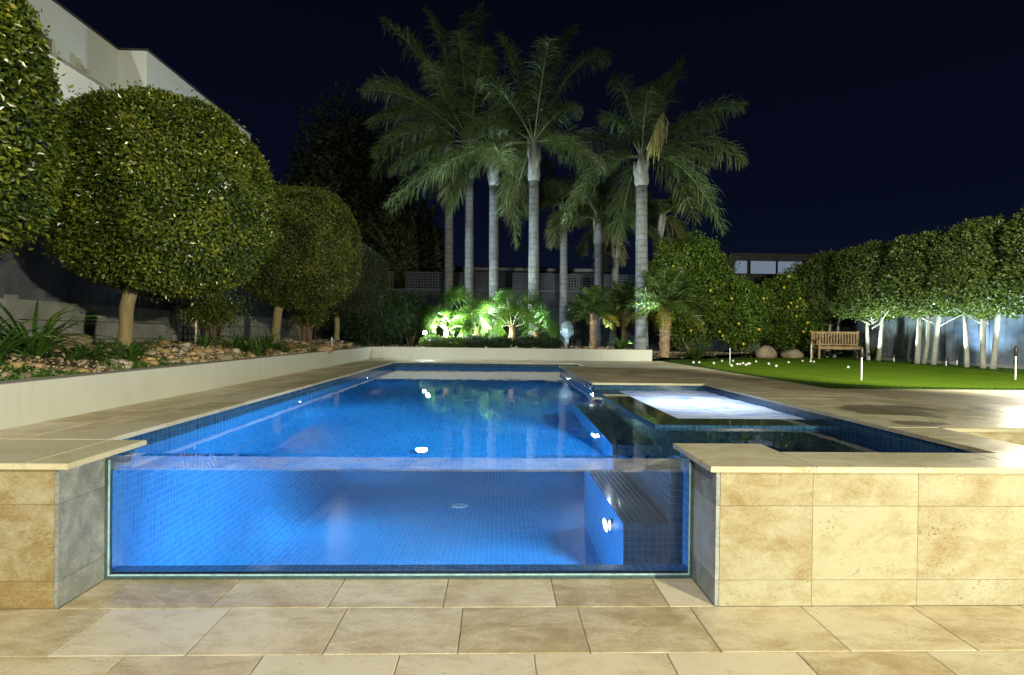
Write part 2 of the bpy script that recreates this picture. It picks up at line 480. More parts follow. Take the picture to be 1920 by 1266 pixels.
# upper terrace (deck): slabs in strips along the pool
b = MB()
def deck(x0, y0, x1, y1, sx=.61, sy=.406, z=DZ, off=0):
    b.quad((x0, y0, z-.012), (x1, y0, z-.012), (x1, y1, z-.012), (x0, y1, z-.012), mi=1)
    xs = grid_lines(x0, x1, sy)
    for i, (a, c) in enumerate(zip(xs[:-1], xs[1:])):
        ys = grid_lines(y0, y1, sx, y0+sx*(.5 if (i+off) % 2 else 1))
        for d, f in zip(ys[:-1], ys[1:]):
            b.box(a+.002, d+.002, z-.03, c-.002, f-.002, z+random.uniform(-.0006, .0006), random.random(), ch=.0025)
deck(-3.40, 3.36, -2.80, 14.4)                 # left strip behind the coping
deck(-2.80, 13.04, 1.94, 14.4, off=1)          # beyond the far coping
deck(1.75, 7.92, 4.6, 11.70, off=1)            # right of the pool beyond the spa
deck(2.0, 11.70, 4.6, 13.04)
deck(1.94, 13.04, 4.6, 14.4)
deck(3.42, 4.0, 4.6, 7.92)
deck(4.6, 4.0, 12, 7.05)
tag(b.build('upper_terrace_paving', [M_deck, M_grout]), kind='structure')

# terrace body under the paving (what the stairs and the lawn cut into)
b = MB()
b.box(-3.55, 3.36, -.9, -2.60, 14.4, DZ-.03)
b.box(-2.60, 13.10, -.9, 4.6, 14.4, DZ-.03)
b.box(2.06, 8.1, -.9, 4.6, 13.1, DZ-.03)
b.box(3.25, 4.02, -.9, 4.6, 8.1, DZ-.03)
b.box(4.6, 4.02, -.9, 12, 7.04, DZ-.03)
tag(b.build('terrace_footing', M_soil), kind='structure')

# ---------------------------------------------------------------- pool shell
FZ = -.75
XL, XR, XP, XD = -2.478, 1.196, 3.10, 1.432      # left wall, right return of the glass, passage wall, deck wall
YG, YP, YF = 3.10, 3.345, 12.75                 # glass, pier back, far wall
WZ = .64
b = MB()
def wall(x0, y0, x1, y1, z0=FZ, z1=WZ+.0, mi=0, u0=0.0):
    "vertical tile wall from (x0,y0) to (x1,y1)"
    L = math.hypot(x1-x0, y1-y0)
    b.quad((x0, y0, z0), (x1, y1, z0), (x1, y1, z1), (x0, y0, z1), mi=mi, uv=[(u0, z0), (u0+L, z0), (u0+L, z1), (u0, z1)])
def wall2(x0, y0, x1, y1, z0=FZ):
    wall(x0, y0, x1, y1, z0, WZ-.02); wall(x0, y0, x1, y1, WZ-.02, DZ-.03, mi=1)
def floor(x0, y0, x1, y1, z=FZ, mi=0):
    b.quad((x0, y0, z), (x1, y0, z), (x1, y1, z), (x0, y1, z), mi=mi, uv=[(x0, y0), (x1, y0), (x1, y1), (x0, y1)])
RC = .42
# left wall with deep cove to the floor
wall(XL, YF, XL, YP, FZ+RC, WZ-.02); wall(XL, YF, XL, YP, WZ-.02, DZ-.03, mi=1)
n = 10; vv = 0
for i in range(n):
    a0, a1 = math.pi/2*i/n, math.pi/2*(i+1)/n
    p0 = (XL+RC-RC*math.cos(a0), FZ+RC-RC*math.sin(a0)); p1 = (XL+RC-RC*math.cos(a1), FZ+RC-RC*math.sin(a1))
    l = RC*math.pi/2/n
    b.quad((p0[0], YF, p0[1]), (p0[0], 3.28, p0[1]), (p1[0], 3.28, p1[1]), (p1[0], YF, p1[1]), uv=[(0, -vv), (YF-3.28, -vv), (YF-3.28, -vv-l), (0, -vv-l)])
    vv += l
floor(XL+RC, 3.28, XD, YF)
floor(XD, 3.0, XP, 4.60); floor(XD, 11.6, 2.0, YF)
wall2(XL, YF, 1.98, YF)                                   # far wall
wall2(1.98, YF, 1.98, 11.72); wall2(1.98, 11.72, XD, 11.72)
wall2(XD, 11.72, XD, 7.55)
# nib pier sides and the wall under the glass
wall2(-2.27, YP, -2.27, YG+.075, 0.0); wall(-2.27, YP, -2.27, 3.28, FZ, 0.0); wall2(XL, YP, -2.27, YP)
wall(-2.27, 3.28, XR, 3.28, FZ, .03)
floor(-2.27, YG+.05, XR, 3.28, z=.03)
wall2(XR, YG+.075, XR, YP, 0.0); wall(XR, 3.28, XR, YP, FZ, 0.0)
wall2(XR, YP, 1.68, YP); wall2(1.68, YP, 1.68, 3.12); wall2(1.68, 3.12, XP, 3.12)
wall(XP, 3.12, XP, 7.60, FZ, DZ-.03, mi=1)
wall2(XP, 7.58, XD, 7.58, .30)
# submerged ledge round the spa
LZ = -.06
wall(1.04, 7.1, 1.04, 4.60, FZ, LZ); wall(1.04, 4.60, XP, 4.60, FZ, LZ, mi=1); wall(XD, 7.1, 1.04, 7.1, FZ, LZ)
floor(1.04, 4.60, XD, 7.1, z=LZ, mi=1)
tag(b.build('pool_shell', [M_tile, M_tile_dark], uv=True), kind='structure')

# spa: walls with a wide wet ledge, spilling into the pool
SZ = .666
spa = empty('spa', (2.2, 4.60, LZ), 'square raised spa with dark wet tiled rim and white bubbling water beside the pool', 'spa')
b = MB()
def sw(x0, y0, x1, y1, z0, z1, u0=0):
    L = math.hypot(x1-x0, y1-y0)
    b.quad((x0, y0, z0), (x1, y1, z0), (x1, y1, z1), (x0, y0, z1), mi=1, uv=[(u0, z0), (u0+L, z0), (u0+L, z1), (u0, z1)])
sw(XD-.01, 7.62, XD-.01, 4.60, LZ, SZ); sw(XD-.01, 4.60, XP+.0, 4.60, LZ, SZ)
ix0, iy0, ix1, iy1 = 1.755, 4.97, XP-.02, 7.56
for x0, y0, x1, y1 in ((XD-.01, 4.60, XP, iy0), (XD-.01, iy0, ix0, 7.62)):
    b.quad((x0, y0, SZ), (x1, y0, SZ), (x1, y1, SZ), (x0, y1, SZ), mi=0, uv=[(x0, y0), (x1, y0), (x1, y1), (x0, y1)])
sw(ix0, iy0, ix0, iy1, -.2, SZ); sw(ix1, iy0, ix0, iy0, -.2, SZ)
b.build('spa_wall', [M_ledge, M_tile_dark], spa, uv=True)
b = MB()
nx, ny = 40, 60
V = []; F = []
for j in range(ny+1):
    for i in range(nx+1):
        x = ix0+.004+(ix1-ix0-.008)*i/nx; y = iy0+.004+(iy1-iy0-.008)*j/ny
        V.append((x, y, SZ-.012+.012*mnoise.noise(Vector((x*2.3, y*2.3, 0)))+.004*mnoise.noise(Vector((x*9, y*9, 3)))))
for j in range(ny):
    for i in range(nx):
        k = j*(nx+1)+i; F.append((k, k+1, k+nx+2, k+nx+1))
npmesh('bubbling_water', V, F, M_spa, spa, smooth=True)

# water sheet
b = MB()
for x0, y0, x1, y1 in ((-2.27, YG+.075, XR, YP), (XL, YP, XD-.01, YF), (XD-.01, YP, XP, 4.60), (1.68, 3.12, XP, YP), (XD-.01, 11.72, 1.98, YF)):
    b.quad((x0, y0, WZ), (x1, y0, WZ), (x1, y1, WZ), (x0, y1, WZ))
tag(b.build('pool_water', M_water), kind='structure')

# acrylic window
b = MB()
ax0, ax1, ay0, ay1, az0, az1 = -2.268, 1.194, YG, YG+.075, .018, .722
b.quad((ax0, ay0, az0), (ax1, ay0, az0), (ax1, ay0, WZ), (ax0, ay0, WZ), mi=0)          # dry face
b.quad((ax0, ay0, WZ), (ax1, ay0, WZ), (ax1, ay0, az1), (ax0, ay0, az1), mi=2)
b.quad((ax0, ay1, az0), (ax1, ay1, az0), (ax1, ay1, WZ), (ax0, ay1, WZ), mi=1)            # wet face, looks towards the dry one
b.quad((ax1, ay1, WZ), (ax0, ay1, WZ), (ax0, ay1, az1), (ax1, ay1, az1), mi=0)            # above the waterline
b.quad((ax0, ay0, az1), (ax1, ay0, az1), (ax1, ay1, az1), (ax0, ay1, az1), mi=0)
win = empty('acrylic_window', (-.5, YG, 0), 'long clear acrylic window forming the front wall of the blue pool', 'pool window')
b.build('acrylic_sheet', [M_acr_out, M_acr_wet, M_acr_film], win)
b = MB()
b.box(ax0-.001, YG-.006, .001, ax1+.001, YG+.05, .022)
b.box(ax0-.001, YG-.006, .022, ax0+.018, YG+.05, .70); b.box(ax1-.018, YG-.006, .022, ax1+.001, YG+.05, .70)
b.build('seal', M_acr_edge, win)
b = MB(); y_ = YG-.0075
b.box(ax0+.018, y_, .022, ax0+.026, YG-.001, .70); b.box(ax1-.026, y_, .022, ax1-.018, YG-.001, .70); b.box(ax0+.0265, y_, .022, ax1-.0265, YG-.001, .031)
b.build('silicone_bead', simple('silicone', (.30, .50, .56), .35, .3, 30, .3), win)

# ---------------------------------------------------------------- coping and clad walls
def clad_face(b, x0, x1, y, zs, xs, t=.02, nrm=-1):
    "slabs on a wall facing the camera"
    for i in range(len(zs)-1):
        for j in range(len(xs)-1):
            b.box(xs[j]+.0012, y, zs[i]+.0012, xs[j+1]-.0012, y+t, zs[i+1]-.0012, random.random())
ZR = [0, .142, .545, DZ-.031]
# right wall
wr = empty('travertine_wall', (2.3, 2.78, 0), 'long low travertine clad wall to the right of the pool window', 'wall')
b = MB()
clad_face(b, 0, 0, 2.776, ZR, [XR+.022, 1.728, 2.314, 2.92, 3.49], .02)
ys = [2.776, YG]
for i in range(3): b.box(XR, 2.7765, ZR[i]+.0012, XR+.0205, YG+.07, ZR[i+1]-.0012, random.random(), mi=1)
b.build('cladding', [M_clad, M_glow_grey], wr)
b = MB(); b.box(XR+.012, 2.79, -.02, 3.49, 3.115, DZ-.0305); b.box(XR+.012, 3.115, -.9, 1.67, 3.335, DZ-.0305); b.box(XP+.004, 3.115, -.9, 3.485, 4.0, DZ-.0305)
b.build('wall_core', M_joint, wr)
# left wall
wl = empty('travertine_wall', (-2.6, 2.78, 0), 'short travertine clad pier to the left of the pool window', 'wall')
b = MB()
clad_face(b, 0, 0, 2.776, ZR, [-3.45, -2.86, -2.292], .02)
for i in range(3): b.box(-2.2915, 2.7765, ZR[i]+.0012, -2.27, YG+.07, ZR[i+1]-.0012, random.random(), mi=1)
b.build('cladding', [M_clad, M_glow_grey], wl)
b = MB(); b.box(-3.45, 2.79, -.02, -2.282, 3.34, DZ-.0305)
b.build('wall_core', M_joint, wl)
# coping stones: each a slab 30 mm thick with worn chamfer, overhanging 25 mm
b = MB()
def cope_run(x0, y0, x1, y1, along='x', step=.61, start=None):
    if along == 'x':
        xs = grid_lines(x0, x1, step, start)
        for a, c in zip(xs[:-1], xs[1:]): b.box(a+.0012, y0, DZ-.03, c-.0012, y1, DZ+random.uniform(0, .0008), random.random(), ch=.004)
    else:
        ys = grid_lines(y0, y1, step, start)
        for a, c in zip(ys[:-1], ys[1:]): b.box(x0, a+.0012, DZ-.03, x1, c-.0012, DZ+random.uniform(0, .0008), random.random(), ch=.004)
cope_run(XR-.045, 2.745, 1.728, 3.345, 'x', 2)                       # block end
cope_run(1.728, 2.745, 3.49, 3.11, 'x', .60, 1.728+.60)
cope_run(-3.45, 2.745, -2.20, 3.352, 'x', .9, -2.42)
cope_run(-2.80, 3.36, XL+.02, 12.75, 'y', .61)                       # left long edge
cope_run(-2.80, 12.752, 2.0, 13.04, 'x', .61)                        # far edge
cope_run(XD-.02, 7.92, 1.75, 11.70, 'y', .61)
cope_run(XD-.02, 7.60, 3.42, 7.915, 'x', .61)
cope_run(XP-.02, 3.112, 3.485, 3.99, 'y', .61, 3.60)
cope_run(XP-.02, 3.995, 3.42, 7.595, 'y', .61)
tag(b.build('coping_stones', M_cope), kind='structure')
b = MB(); b.box(-2.82, 3.36, -.9, XL-.003, 13.1, DZ-.0305); b.box(-2.5, YF+.003, -.9, 2.02, 13.1, DZ-.0305); b.box(XD+.02, 11.73, -.9, 2.06, 11.75, DZ-.05)
b.box(XD+.004, 7.585, .1, 2.06, 11.715, DZ-.0305); b.box(XP+.004, 3.99, -.9, 3.42, 7.9, DZ-.0305); b.box(2.06, 7.585, .1, 3.42, 8.1, DZ-.0305); b.box(1.985, 11.71, .1, 2.06, 13, DZ-.0305)
tag(b.build('pool_surround_core', M_grout), kind='structure')
# deck piece in the far notch and stairs on the right
st = empty('terrace_steps', (4.6, 3.5, 0), 'travertine steps cut into the terrace at the far right of the pool', 'steps')
b = MB()
for i in range(4):
    y1 = 3.99-.33*i+.33 if i else 4.02; z = DZ-.19*i
    if i == 0: b.box(3.49, 3.995, .1, 5.6, 4.02, DZ-.03, .3); b.box(3.49, 3.965, DZ-.03, 5.6, 4.0, DZ+.001, .7, ch=.004)
    else: b.box(3.49, 3.99-.33*i, -.02, 5.6, 3.99-.33*(i-1), z-.002, .2*i+.1, ch=.004)
b.build('treads', M_clad, st)
b = MB(); b.box(5.6, 2.9, -.02, 12, 4.02, DZ-.03); tag(b.build('terrace_edge', M_soil), kind='structure')
b = MB(); 
xs = grid_lines(5.6, 12, .61)
for a, c in zip(xs[:-1], xs[1:]):
    b.box(a+.002, 2.9, DZ-.03, c-.002, 3.44, DZ, random.random(), ch=.003); b.box(a+.002, 3.444, DZ-.03, c-.002, 3.995, DZ, random.random(), ch=.003)
tag(b.build('terrace_edge_paving', M_deck), kind='structure')

# ---------------------------------------------------------------- pool lights
M_lens = emis('lamp_lens_white', (.80, .92, 1.0), 60)
M_lens_warm = emis('lamp_lens_warm', (1.0, .93, .78), 90)
def disc_fitting(name, loc, nrm, r, label, group, mat=None, parent=None):
    loc = np.array(loc, float); n_ = np.array(nrm, float)
    o = empty(name, loc, label, 'pool light', group)
    b = MB(); b.tube([loc, loc+n_*.02], [r*1.35, r*1.2], 18); b.build('rim', M_steel, o, smooth=False)
    b = MB(); b.tube([loc+n_*.021, loc+n_*.026], [r, r*.8], 18); b.build('lens', mat or M_lens, o)
    return o
PG = 'round underwater pool lights'
disc_fitting('pool_light', (1.04, 5.15, -.22), (-1, 0, 0), .045, 'underwater light set in the submerged ledge wall nearest the window', PG)
lamp('ledge_light', 'AREA', (.98, 5.15, -.22), 150, WHITE, (-1.2, 4.7, -.5), size=.12, spread=170)
disc_fitting('pool_light', (-.72, 5.1, FZ), (0, 0, 1), .05, 'warm white light fitting glowing through the water left of centre', PG, M_lens_warm)
lamp('floor_light', 'AREA', (-.72, 5.1, FZ+.06), 40, WHITE, (-.72, 5.1, 3), size=.12)
disc_fitting('pool_light', (XD-.001, 9.9, .53), (-1, 0, 0), .03, 'small light under the far end of the deck edge', PG)
disc_fitting('pool_light', (1.415, 7.45, .50), (-1, 0, 0), .03, 'small light where the spa rim meets the deck', PG)
lamp('far_deck_light', 'AREA', (1.36, 9.9, .45), 16, COOL, (-2, 9.2, -.3), size=.1, spread=170)
lamp('spa_corner_light', 'AREA', (1.36, 7.35, .42), 14, COOL, (-2, 6.6, -.5), size=.1, spread=170)
disc_fitting('pool_light', (-.9, 3.281, -.30), (0, 1, 0), .07, 'light set in the pool wall underneath the acrylic window', PG)
lamp('window_wall_light', 'AREA', (-.9, 3.33, -.30), 85, WHITE, (-.75, 6.4, -.85), size=.16, spread=150)
for y_, l_ in ((6.6, 'added underwater light in the left pool wall nearer the window'), (10.0, 'added underwater light in the left pool wall nearer the far end')):
    disc_fitting('pool_light', (XL, y_, .22), (1, 0, 0), .022, l_, PG)  # fittings and lamps added to brighten the dim pool floor
    lamp('added_left_wall_light', 'AREA', (XL+.05, y_, .22), 34 if y_ < 8 else 12, WHITE, (.3, y_+.2, -.75), size=.1, spread=160)
lamp('spa_light', 'AREA', (2.42, 6.2, .05), 30, (.72, .84, 1), (2.42, 6.2, 1), size=1.25)
dr = empty('pool_drain', (-.45, 8.0, FZ), 'small round drain cover on the blue pool floor', 'drain')
b = MB(); b.tube([(-.45, 8, FZ+.001), (-.45, 8, FZ+.012)], [.11, .10], 20); b.build('grate', simple('drain_plastic', (.10, .30, .52), .5), dr)
# ---------------------------------------------------------------- retaining wall and beds
rw = empty('retaining_wall', (-3.47, 8, DZ), 'low cream rendered retaining wall turning round two sides of the pool terrace', 'wall')
b = MB()
WT = 1.0775
b.box(-3.56, 1.6, .6, -3.385, 14.3, WT-.004, mi=0); b.box(-3.56, 14.302, .6, 4.31, 14.48, WT-.004, mi=0)
b.build('wall_body', M_render, rw)
b = MB(); b.box(-3.562, 1.6, WT-.004, -3.383, 14.298, WT, mi=0); b.box(-3.562, 14.300, WT-.004, 4.312, 14.482, WT)
b.build('wall_top', M_rendertop, rw)

def smooth(t): t = min(1, max(0, t)); return t*t*(3-2*t)
def bed_z(x, y):
    z = 1.045
    if x < -3.5 and y < 15.5: z += .20*smooth((-3.62-x)/1.0)
    if x > 4.3: z = .80+.10*smooth((y-15)/3)
    elif x > 3.6: z = 1.04
    return z + .03*mnoise.noise(Vector((x*1.3, y*1.3, 0))) + .012*mnoise.noise(Vector((x*6, y*6, 2)))
def bed(name, x0, x1, y0, y1, st, mask=None):
    nx = int((x1-x0)/st); ny = int((y1-y0)/st); V = []; F = []
    for j in range(ny+1):
        for i in range(nx+1):
            x = x0+(x1-x0)*i/nx; y = y0+(y1-y0)*j/ny; V.append((x, y, bed_z(x, y)))
    for j in range(ny):
        for i in range(nx):
            k = j*(nx+1)+i
            if mask and not mask(V[k]): continue
            F.append((k, k+1, k+nx+2, k+nx+1))
    return tag(npmesh(name, V, F, M_soil, smooth=True), kind='structure')
bed('garden_bed', -9, -3.56, .5, 24, .16)
bed('garden_bed', -3.56, 4.30, 14.484, 24, .16)
bed('garden_bed', 4.30, 13, 14.6, 24, .2, lambda v: v[1] > 15.0+(v[0]-4.7)*.66)

# ---------------------------------------------------------------- lawn
def turf(name, c0, c1, sc, mow=False):
    g = N(name); p = g.pos()
    f = g.noise(p, sc, 4, .6); f2 = g.noise(p, 1.1, 3)
    f3 = g.noise(g.scaled(p, (170, 170, 1)), 1, 2)
    c = g.ramp(g.math('ADD', g.math('MULTIPLY', f, .45), g.math('ADD', g.math('MULTIPLY', f2, .25), g.math('MULTIPLY', f3, .30))), [(.36, c0), (.64, c1)])
    return g.done(g.principled(color=c, rough=1.0, spec=.0, normal=g.bump(g.math('ADD', f, f3), .7, .01)))
M_green = turf('putting_turf', (.075, .145, .012), (.165, .262, .025), 45)
M_fringe = turf('fringe_turf', (.016, .042, .007), (.060, .115, .018), 30)
def poly(name, pts, z, mat):
    import bmesh
    me = bpy.data.meshes.new(name); bm = bmesh.new()
    vs = [bm.verts.new((x, y, z)) for x, y in pts]; f = bm.faces.new(vs)
    if f.normal.z < 0: f.normal_flip()
    bmesh.ops.triangulate(bm, faces=[f]); bm.to_mesh(me); bm.free()
    me.materials.append(mat); o = bpy.data.objects.new(name, me); col.objects.link(o)
    return tag(o, kind='structure')
edge = [(4.58, 7.075), (6.5, 7.06), (9, 7.06), (12.93, 7.06), (12.93, 20.5), (11.8, 20.3), (9.4, 18.4), (7.0, 16.6), (4.9, 15.2), (4.45, 13.0), (4.40, 11.0), (4.44, 9.0)]
poly('lawn', [(max(x, 4.605), y) for x, y in edge], .752, M_fringe)
ge = [(5.3, 7.60), (6.8, 7.32), (8.6, 7.35), (9.9, 8.1), (10.9, 10.0), (11.5, 13), (11.6, 16), (11.5, 18.8), (10.4, 18.2), (8.0, 16.2), (5.7, 14.5), (4.95, 12.6), (4.80, 10.5), (4.86, 8.8)]
def chaikin(p, n=3):
    for _ in range(n):
        q = []
        for a, c in zip(p, p[1:]+p[:1]):
            q += [(a[0]*.75+c[0]*.25, a[1]*.75+c[1]*.25), (a[0]*.25+c[0]*.75, a[1]*.25+c[1]*.75)]
        p = q
    return p
poly('putting_green', chaikin(ge), .760, M_green)
def inside(px, py, P):
    c = np.zeros(len(px), bool); n = len(P)
    for i in range(n):
        x1, y1 = P[i]; x2, y2 = P[(i+1) % n]
        with np.errstate(divide='ignore', invalid='ignore'):
            c ^= ((y1 > py) != (y2 > py)) & (px < (x2-x1)*(py-y1)/(y2-y1+1e-12)+x1)
    return c
M_blade = leafmat('grass_blade', [(0, (.018, .045, .007)), (.6, (.05, .11, .015)), (1, (.10, .15, .03))], .6, .2, .2)
def blades(x, y, z, h, w, name='grass'):
    n = len(x)
    P = np.c_[x, y, z]
    D = np.c_[rng.normal(0, .35, n), rng.normal(0, .35, n), np.ones(n)]
    V, F, t = leaves_arrays(P, D, rand_dirs(n), h*rng.uniform(.5, 1.2, n), w, rng.random(n), 0)
    return tag(npmesh(name, V, F, M_blade, tone=t), kind='stuff')
gx = rng.uniform(4.62, 12.9, 90000); gy = rng.uniform(7.08, 20, 90000)
k = inside(gx, gy, [(max(x, 4.61), y) for x, y in edge]) & ~inside(gx, gy, chaikin(ge)) & ((gy < 12) | (rng.random(90000) < .4))
blades(gx[k], gy[k], np.full(k.sum(), .75), .035, .006)

# ---------------------------------------------------------------- foliage materials
M_lf_topiary = leafmat('topiary_leaf', [(0, (.014, .024, .004)), (.35, (.055, .085, .008)), (.68, (.14, .175, .016)), (.86, (.27, .26, .035)), (1, (.46, .30, .07))], .27, .2, .6)
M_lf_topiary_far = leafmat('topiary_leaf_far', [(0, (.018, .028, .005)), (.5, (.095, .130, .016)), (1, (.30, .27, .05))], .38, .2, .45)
M_lf_hedge = leafmat('hedge_leaf', [(0, (.026, .042, .010)), (.5, (.095, .135, .026)), (.85, (.17, .21, .045)), (1, (.27, .28, .08))], .4, .35, .45)
M_lf_citrus = leafmat('citrus_leaf', [(0, (.030, .065, .009)), (.5, (.110, .190, .020)), (1, (.32, .40, .07))], .38, .3, .45)
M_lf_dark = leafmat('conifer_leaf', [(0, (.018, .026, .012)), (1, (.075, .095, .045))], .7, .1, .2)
M_lf_bamboo = leafmat('narrow_leaf', [(0, (.012, .028, .010)), (1, (.04, .09, .03))], .45, .2, .4)
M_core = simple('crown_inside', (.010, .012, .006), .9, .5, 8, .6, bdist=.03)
M_frond = leafmat('palm_leaflet', [(0, (.045, .075, .026)), (.5, (.105, .155, .052)), (.8, (.17, .19, .08)), (1, (.30, .24, .16))], .42, .2, .45)
M_rachis = simple('palm_rachis', (.16, .20, .09), .5, .3, 8, .2)
M_fan = leafmat('fan_leaf', [(0, (.030, .085, .010)), (.6, (.070, .17, .018)), (1, (.16, .26, .03))], .35, .35, .5)
M_pyg = leafmat('pygmy_leaflet', [(0, (.025, .060, .010)), (.55, (.060, .105, .018)), (.85, (.16, .17, .02)), (1, (.42, .30, .02))], .4, .25, .4)
M_strap = leafmat('strap_leaf', [(0, (.020, .055, .008)), (.6, (.05, .12, .018)), (1, (.20, .26, .06))], .35, .25, .5)

def bark(name, c0, c1, rings=0, rough=.8):
    g = N(name); p = g.pos()
    f = g.noise(g.scaled(p, (1, 1, .35)), 14, 5, .65)
    h = f
    if rings:
        sx = g.n('SeparateXYZ', {0: p})
        zz = g.math('ADD', sx.outputs[2], g.math('MULTIPLY', g.noise(p, 3, 2), .05))
        w = g.math('FRACT', g.math('MULTIPLY', zz, rings))
        line = g.ramp(w, [(0, 0.0), (.10, 1.0), (.75, .85), (1, .55)])
        h = g.math('ADD', g.math('MULTIPLY', f, .5), line)
        f = g.math('MULTIPLY', g.math('ADD', g.math('MULTIPLY', f, .75), .25), g.math('MULTIPLY_ADD', line, .55, .45))
        f = g.math('ADD', f, g.math('MULTIPLY_ADD', g.noise(p, 2.2, 4), .5, -.22))
    c = g.ramp(f, [(.2, c0), (.75, c1)])
    return g.done(g.principled(color=c, rough=rough, normal=g.bump(h, .5, .015)))
M_bark = bark('smooth_bark', (.16, .12, .055), (.36, .28, .14))
M_bark_white = bark('pale_bark', (.13, .125, .10), (.40, .39, .34))
M_bark_palm = bark('palm_bark', (.026, .029, .031), (.22, .245, .255), rings=5.5)
M_shaft = bark('crownshaft', (.20, .22, .22), (.52, .56, .54), rough=.6)
M_bark_rough = bark('rough_bark', (.06, .035, .018), (.36, .25, .15), rings=14)
M_twig = bark('twig_bark', (.10, .07, .04), (.24, .17, .10))

def crown(parent, c, rad, n, L, W, mat, p=2.2, amp=.05, seed=1, shell=.16, core=.86, name='crown', out=.75, zcut=None, strays=.03, droop=.15):
    c = np.array(c, float); rad = np.array(rad, float)
    d = rand_dirs(n)
    s = (np.abs(d)**p).sum(1)**(-1/p)
    lf = lump(d, seed, amp)
    u = rng.random(n)
    rr = s*lf*(1-shell*u**1.5)
    st = rng.random(n) < strays
    rr = rr*np.where(st, rng.uniform(1.0, 1.08, n), 1)
    P = c+rad*d*rr[:, None]
    nrm = d*np.abs(d)**(p-2)/rad; nrm /= np.linalg.norm(nrm, axis=1, keepdims=True)
    D = nrm*out*.6 + rand_dirs(n)*.9 + np.array([0, 0, -droop])
    Nn = nrm+rand_dirs(n)*.75
    clump = np.array([mnoise.noise(Vector(q)*3.1) for q in P])
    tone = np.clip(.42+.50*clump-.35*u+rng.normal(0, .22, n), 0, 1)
    sz = rng.uniform(.65, 1.25, n)
    V, F, t = leaves_arrays(P, D, Nn, L*sz, W*sz, tone)
    mi = np.zeros(len(F), int)
    # inner mass of twigs
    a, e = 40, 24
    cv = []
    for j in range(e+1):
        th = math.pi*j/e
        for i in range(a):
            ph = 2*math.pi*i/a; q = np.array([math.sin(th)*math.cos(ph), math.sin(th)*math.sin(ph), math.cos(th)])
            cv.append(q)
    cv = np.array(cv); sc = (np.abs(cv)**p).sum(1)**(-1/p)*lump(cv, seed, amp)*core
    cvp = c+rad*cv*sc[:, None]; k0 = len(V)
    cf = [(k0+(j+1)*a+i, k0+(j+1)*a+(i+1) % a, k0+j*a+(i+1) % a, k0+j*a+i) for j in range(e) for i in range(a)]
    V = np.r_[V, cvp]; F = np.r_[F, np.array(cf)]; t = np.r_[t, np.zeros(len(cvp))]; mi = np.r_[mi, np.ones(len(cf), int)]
    return npmesh(name, V, F, [mat, M_core], parent, tone=t, midx=mi)

def topiary(base, cc, rad, n, L, label, seed, mat, tr=.105, lean=0):
    o = empty('topiary_tree', base, label, 'topiary tree', 'clipped ball trees in the left garden bed')
    b = MB(); bz = np.array(base, float); top = np.array([base[0]+lean, base[1], cc[2]-rad[2]*.5])
    nn_ = 18; pts = []; rr_ = []
    for i in range(nn_+1):
        t = i/nn_; j = np.array([mnoise.noise(Vector((seed, t*4, 0))), mnoise.noise(Vector((seed, t*4, 7))), 0])*.03
        pts.append(bz+(top-bz)*t+j-(np.array([0, 0, .06]) if i == 0 else 0)); rr_.append(tr*(1+.45*math.exp(-t*14)+.10*mnoise.noise(Vector((seed*2, t*9, 3)))+.15*t))
    b.tube(pts, rr_, 18)
    for k in range(6):
        a = k*1.05+seed; s0 = bz+(top-bz)*random.uniform(.55, .72); dd = np.array([math.cos(a), math.sin(a), 0])
        b.tube([s0, s0+dd*.22+np.array([0, 0, .22]), s0+dd*.6+np.array([0, 0, .42])], [tr*.38, tr*.28, tr*.14], 7)
    b.build('trunk', M_bark, o, smooth=True)
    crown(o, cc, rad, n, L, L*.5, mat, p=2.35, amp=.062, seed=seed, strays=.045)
    return o
topiary((-4.75, 3.3, 1.22), (-4.64, 3.42, 3.12), (1.38, 1.36, 1.40), 120000, .050, 'nearest and biggest clipped ball tree, cut off by the left edge of the view', 1, M_lf_topiary)
topiary((-4.52, 6.45, 1.22), (-4.12, 6.65, 3.09), (1.15, 1.24, 1.20), 130000, .044, 'large round clipped ball tree on a thick leaning trunk in front of the white house', 2, M_lf_topiary, .070, .12)
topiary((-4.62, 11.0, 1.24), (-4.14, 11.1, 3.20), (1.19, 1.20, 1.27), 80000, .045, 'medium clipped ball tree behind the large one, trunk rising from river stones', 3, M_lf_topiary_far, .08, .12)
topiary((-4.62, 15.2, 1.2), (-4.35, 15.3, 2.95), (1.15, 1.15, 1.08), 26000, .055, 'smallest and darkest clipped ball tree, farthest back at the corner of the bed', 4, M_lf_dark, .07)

# ---------------------------------------------------------------- left boundary fence
M_pal = simple('grey_paling', (.085, .095, .12), .75, .4, 3, .5)
M_sleep = simple('grey_sleeper', (.26, .26, .25), .75, .28, 2.5, .6)
fl = empty('timber_fence', (-6.45, 8, 1.1), 'dark grey paling fence standing on horizontal sleepers behind the ball trees', 'fence')
for (y0, y1) in ((1.5, 10.55), (12.35, 22.0)):
    b = MB(); y = y0
    while y < y1:
        w = .115; dx = random.uniform(0, .012)
        b.box(-6.50-dx, y, 1.80, -6.475-dx+.012, min(y+w, y1), 3.05+random.uniform(-.01, .01), random.random())
        y += w+.022
    b.build('palings', M_pal, fl)
    for k_, (z0, z1) in enumerate(((.95, 1.30), (1.312, 1.575), (1.587, 1.85))):
        b = MB(); y = y0
        while y < y1:
            e_ = min(y+2.4, y1); b.box(-6.46+.004*k_, y+.003, z0, -6.385, e_-.003, z1, random.random()); y = e_
        bevel(b.build('sleeper', M_sleep, fl), .006)
for y in (7.0, 10.50, 12.40, 15.3, 18):
    b = MB(); b.box(-6.40, y-.05, .95, -6.30, y+.05, 1.90 if y != 10.5 and y != 12.4 else 3.0)
    bevel(b.build('post', M_sleep, fl), .006)
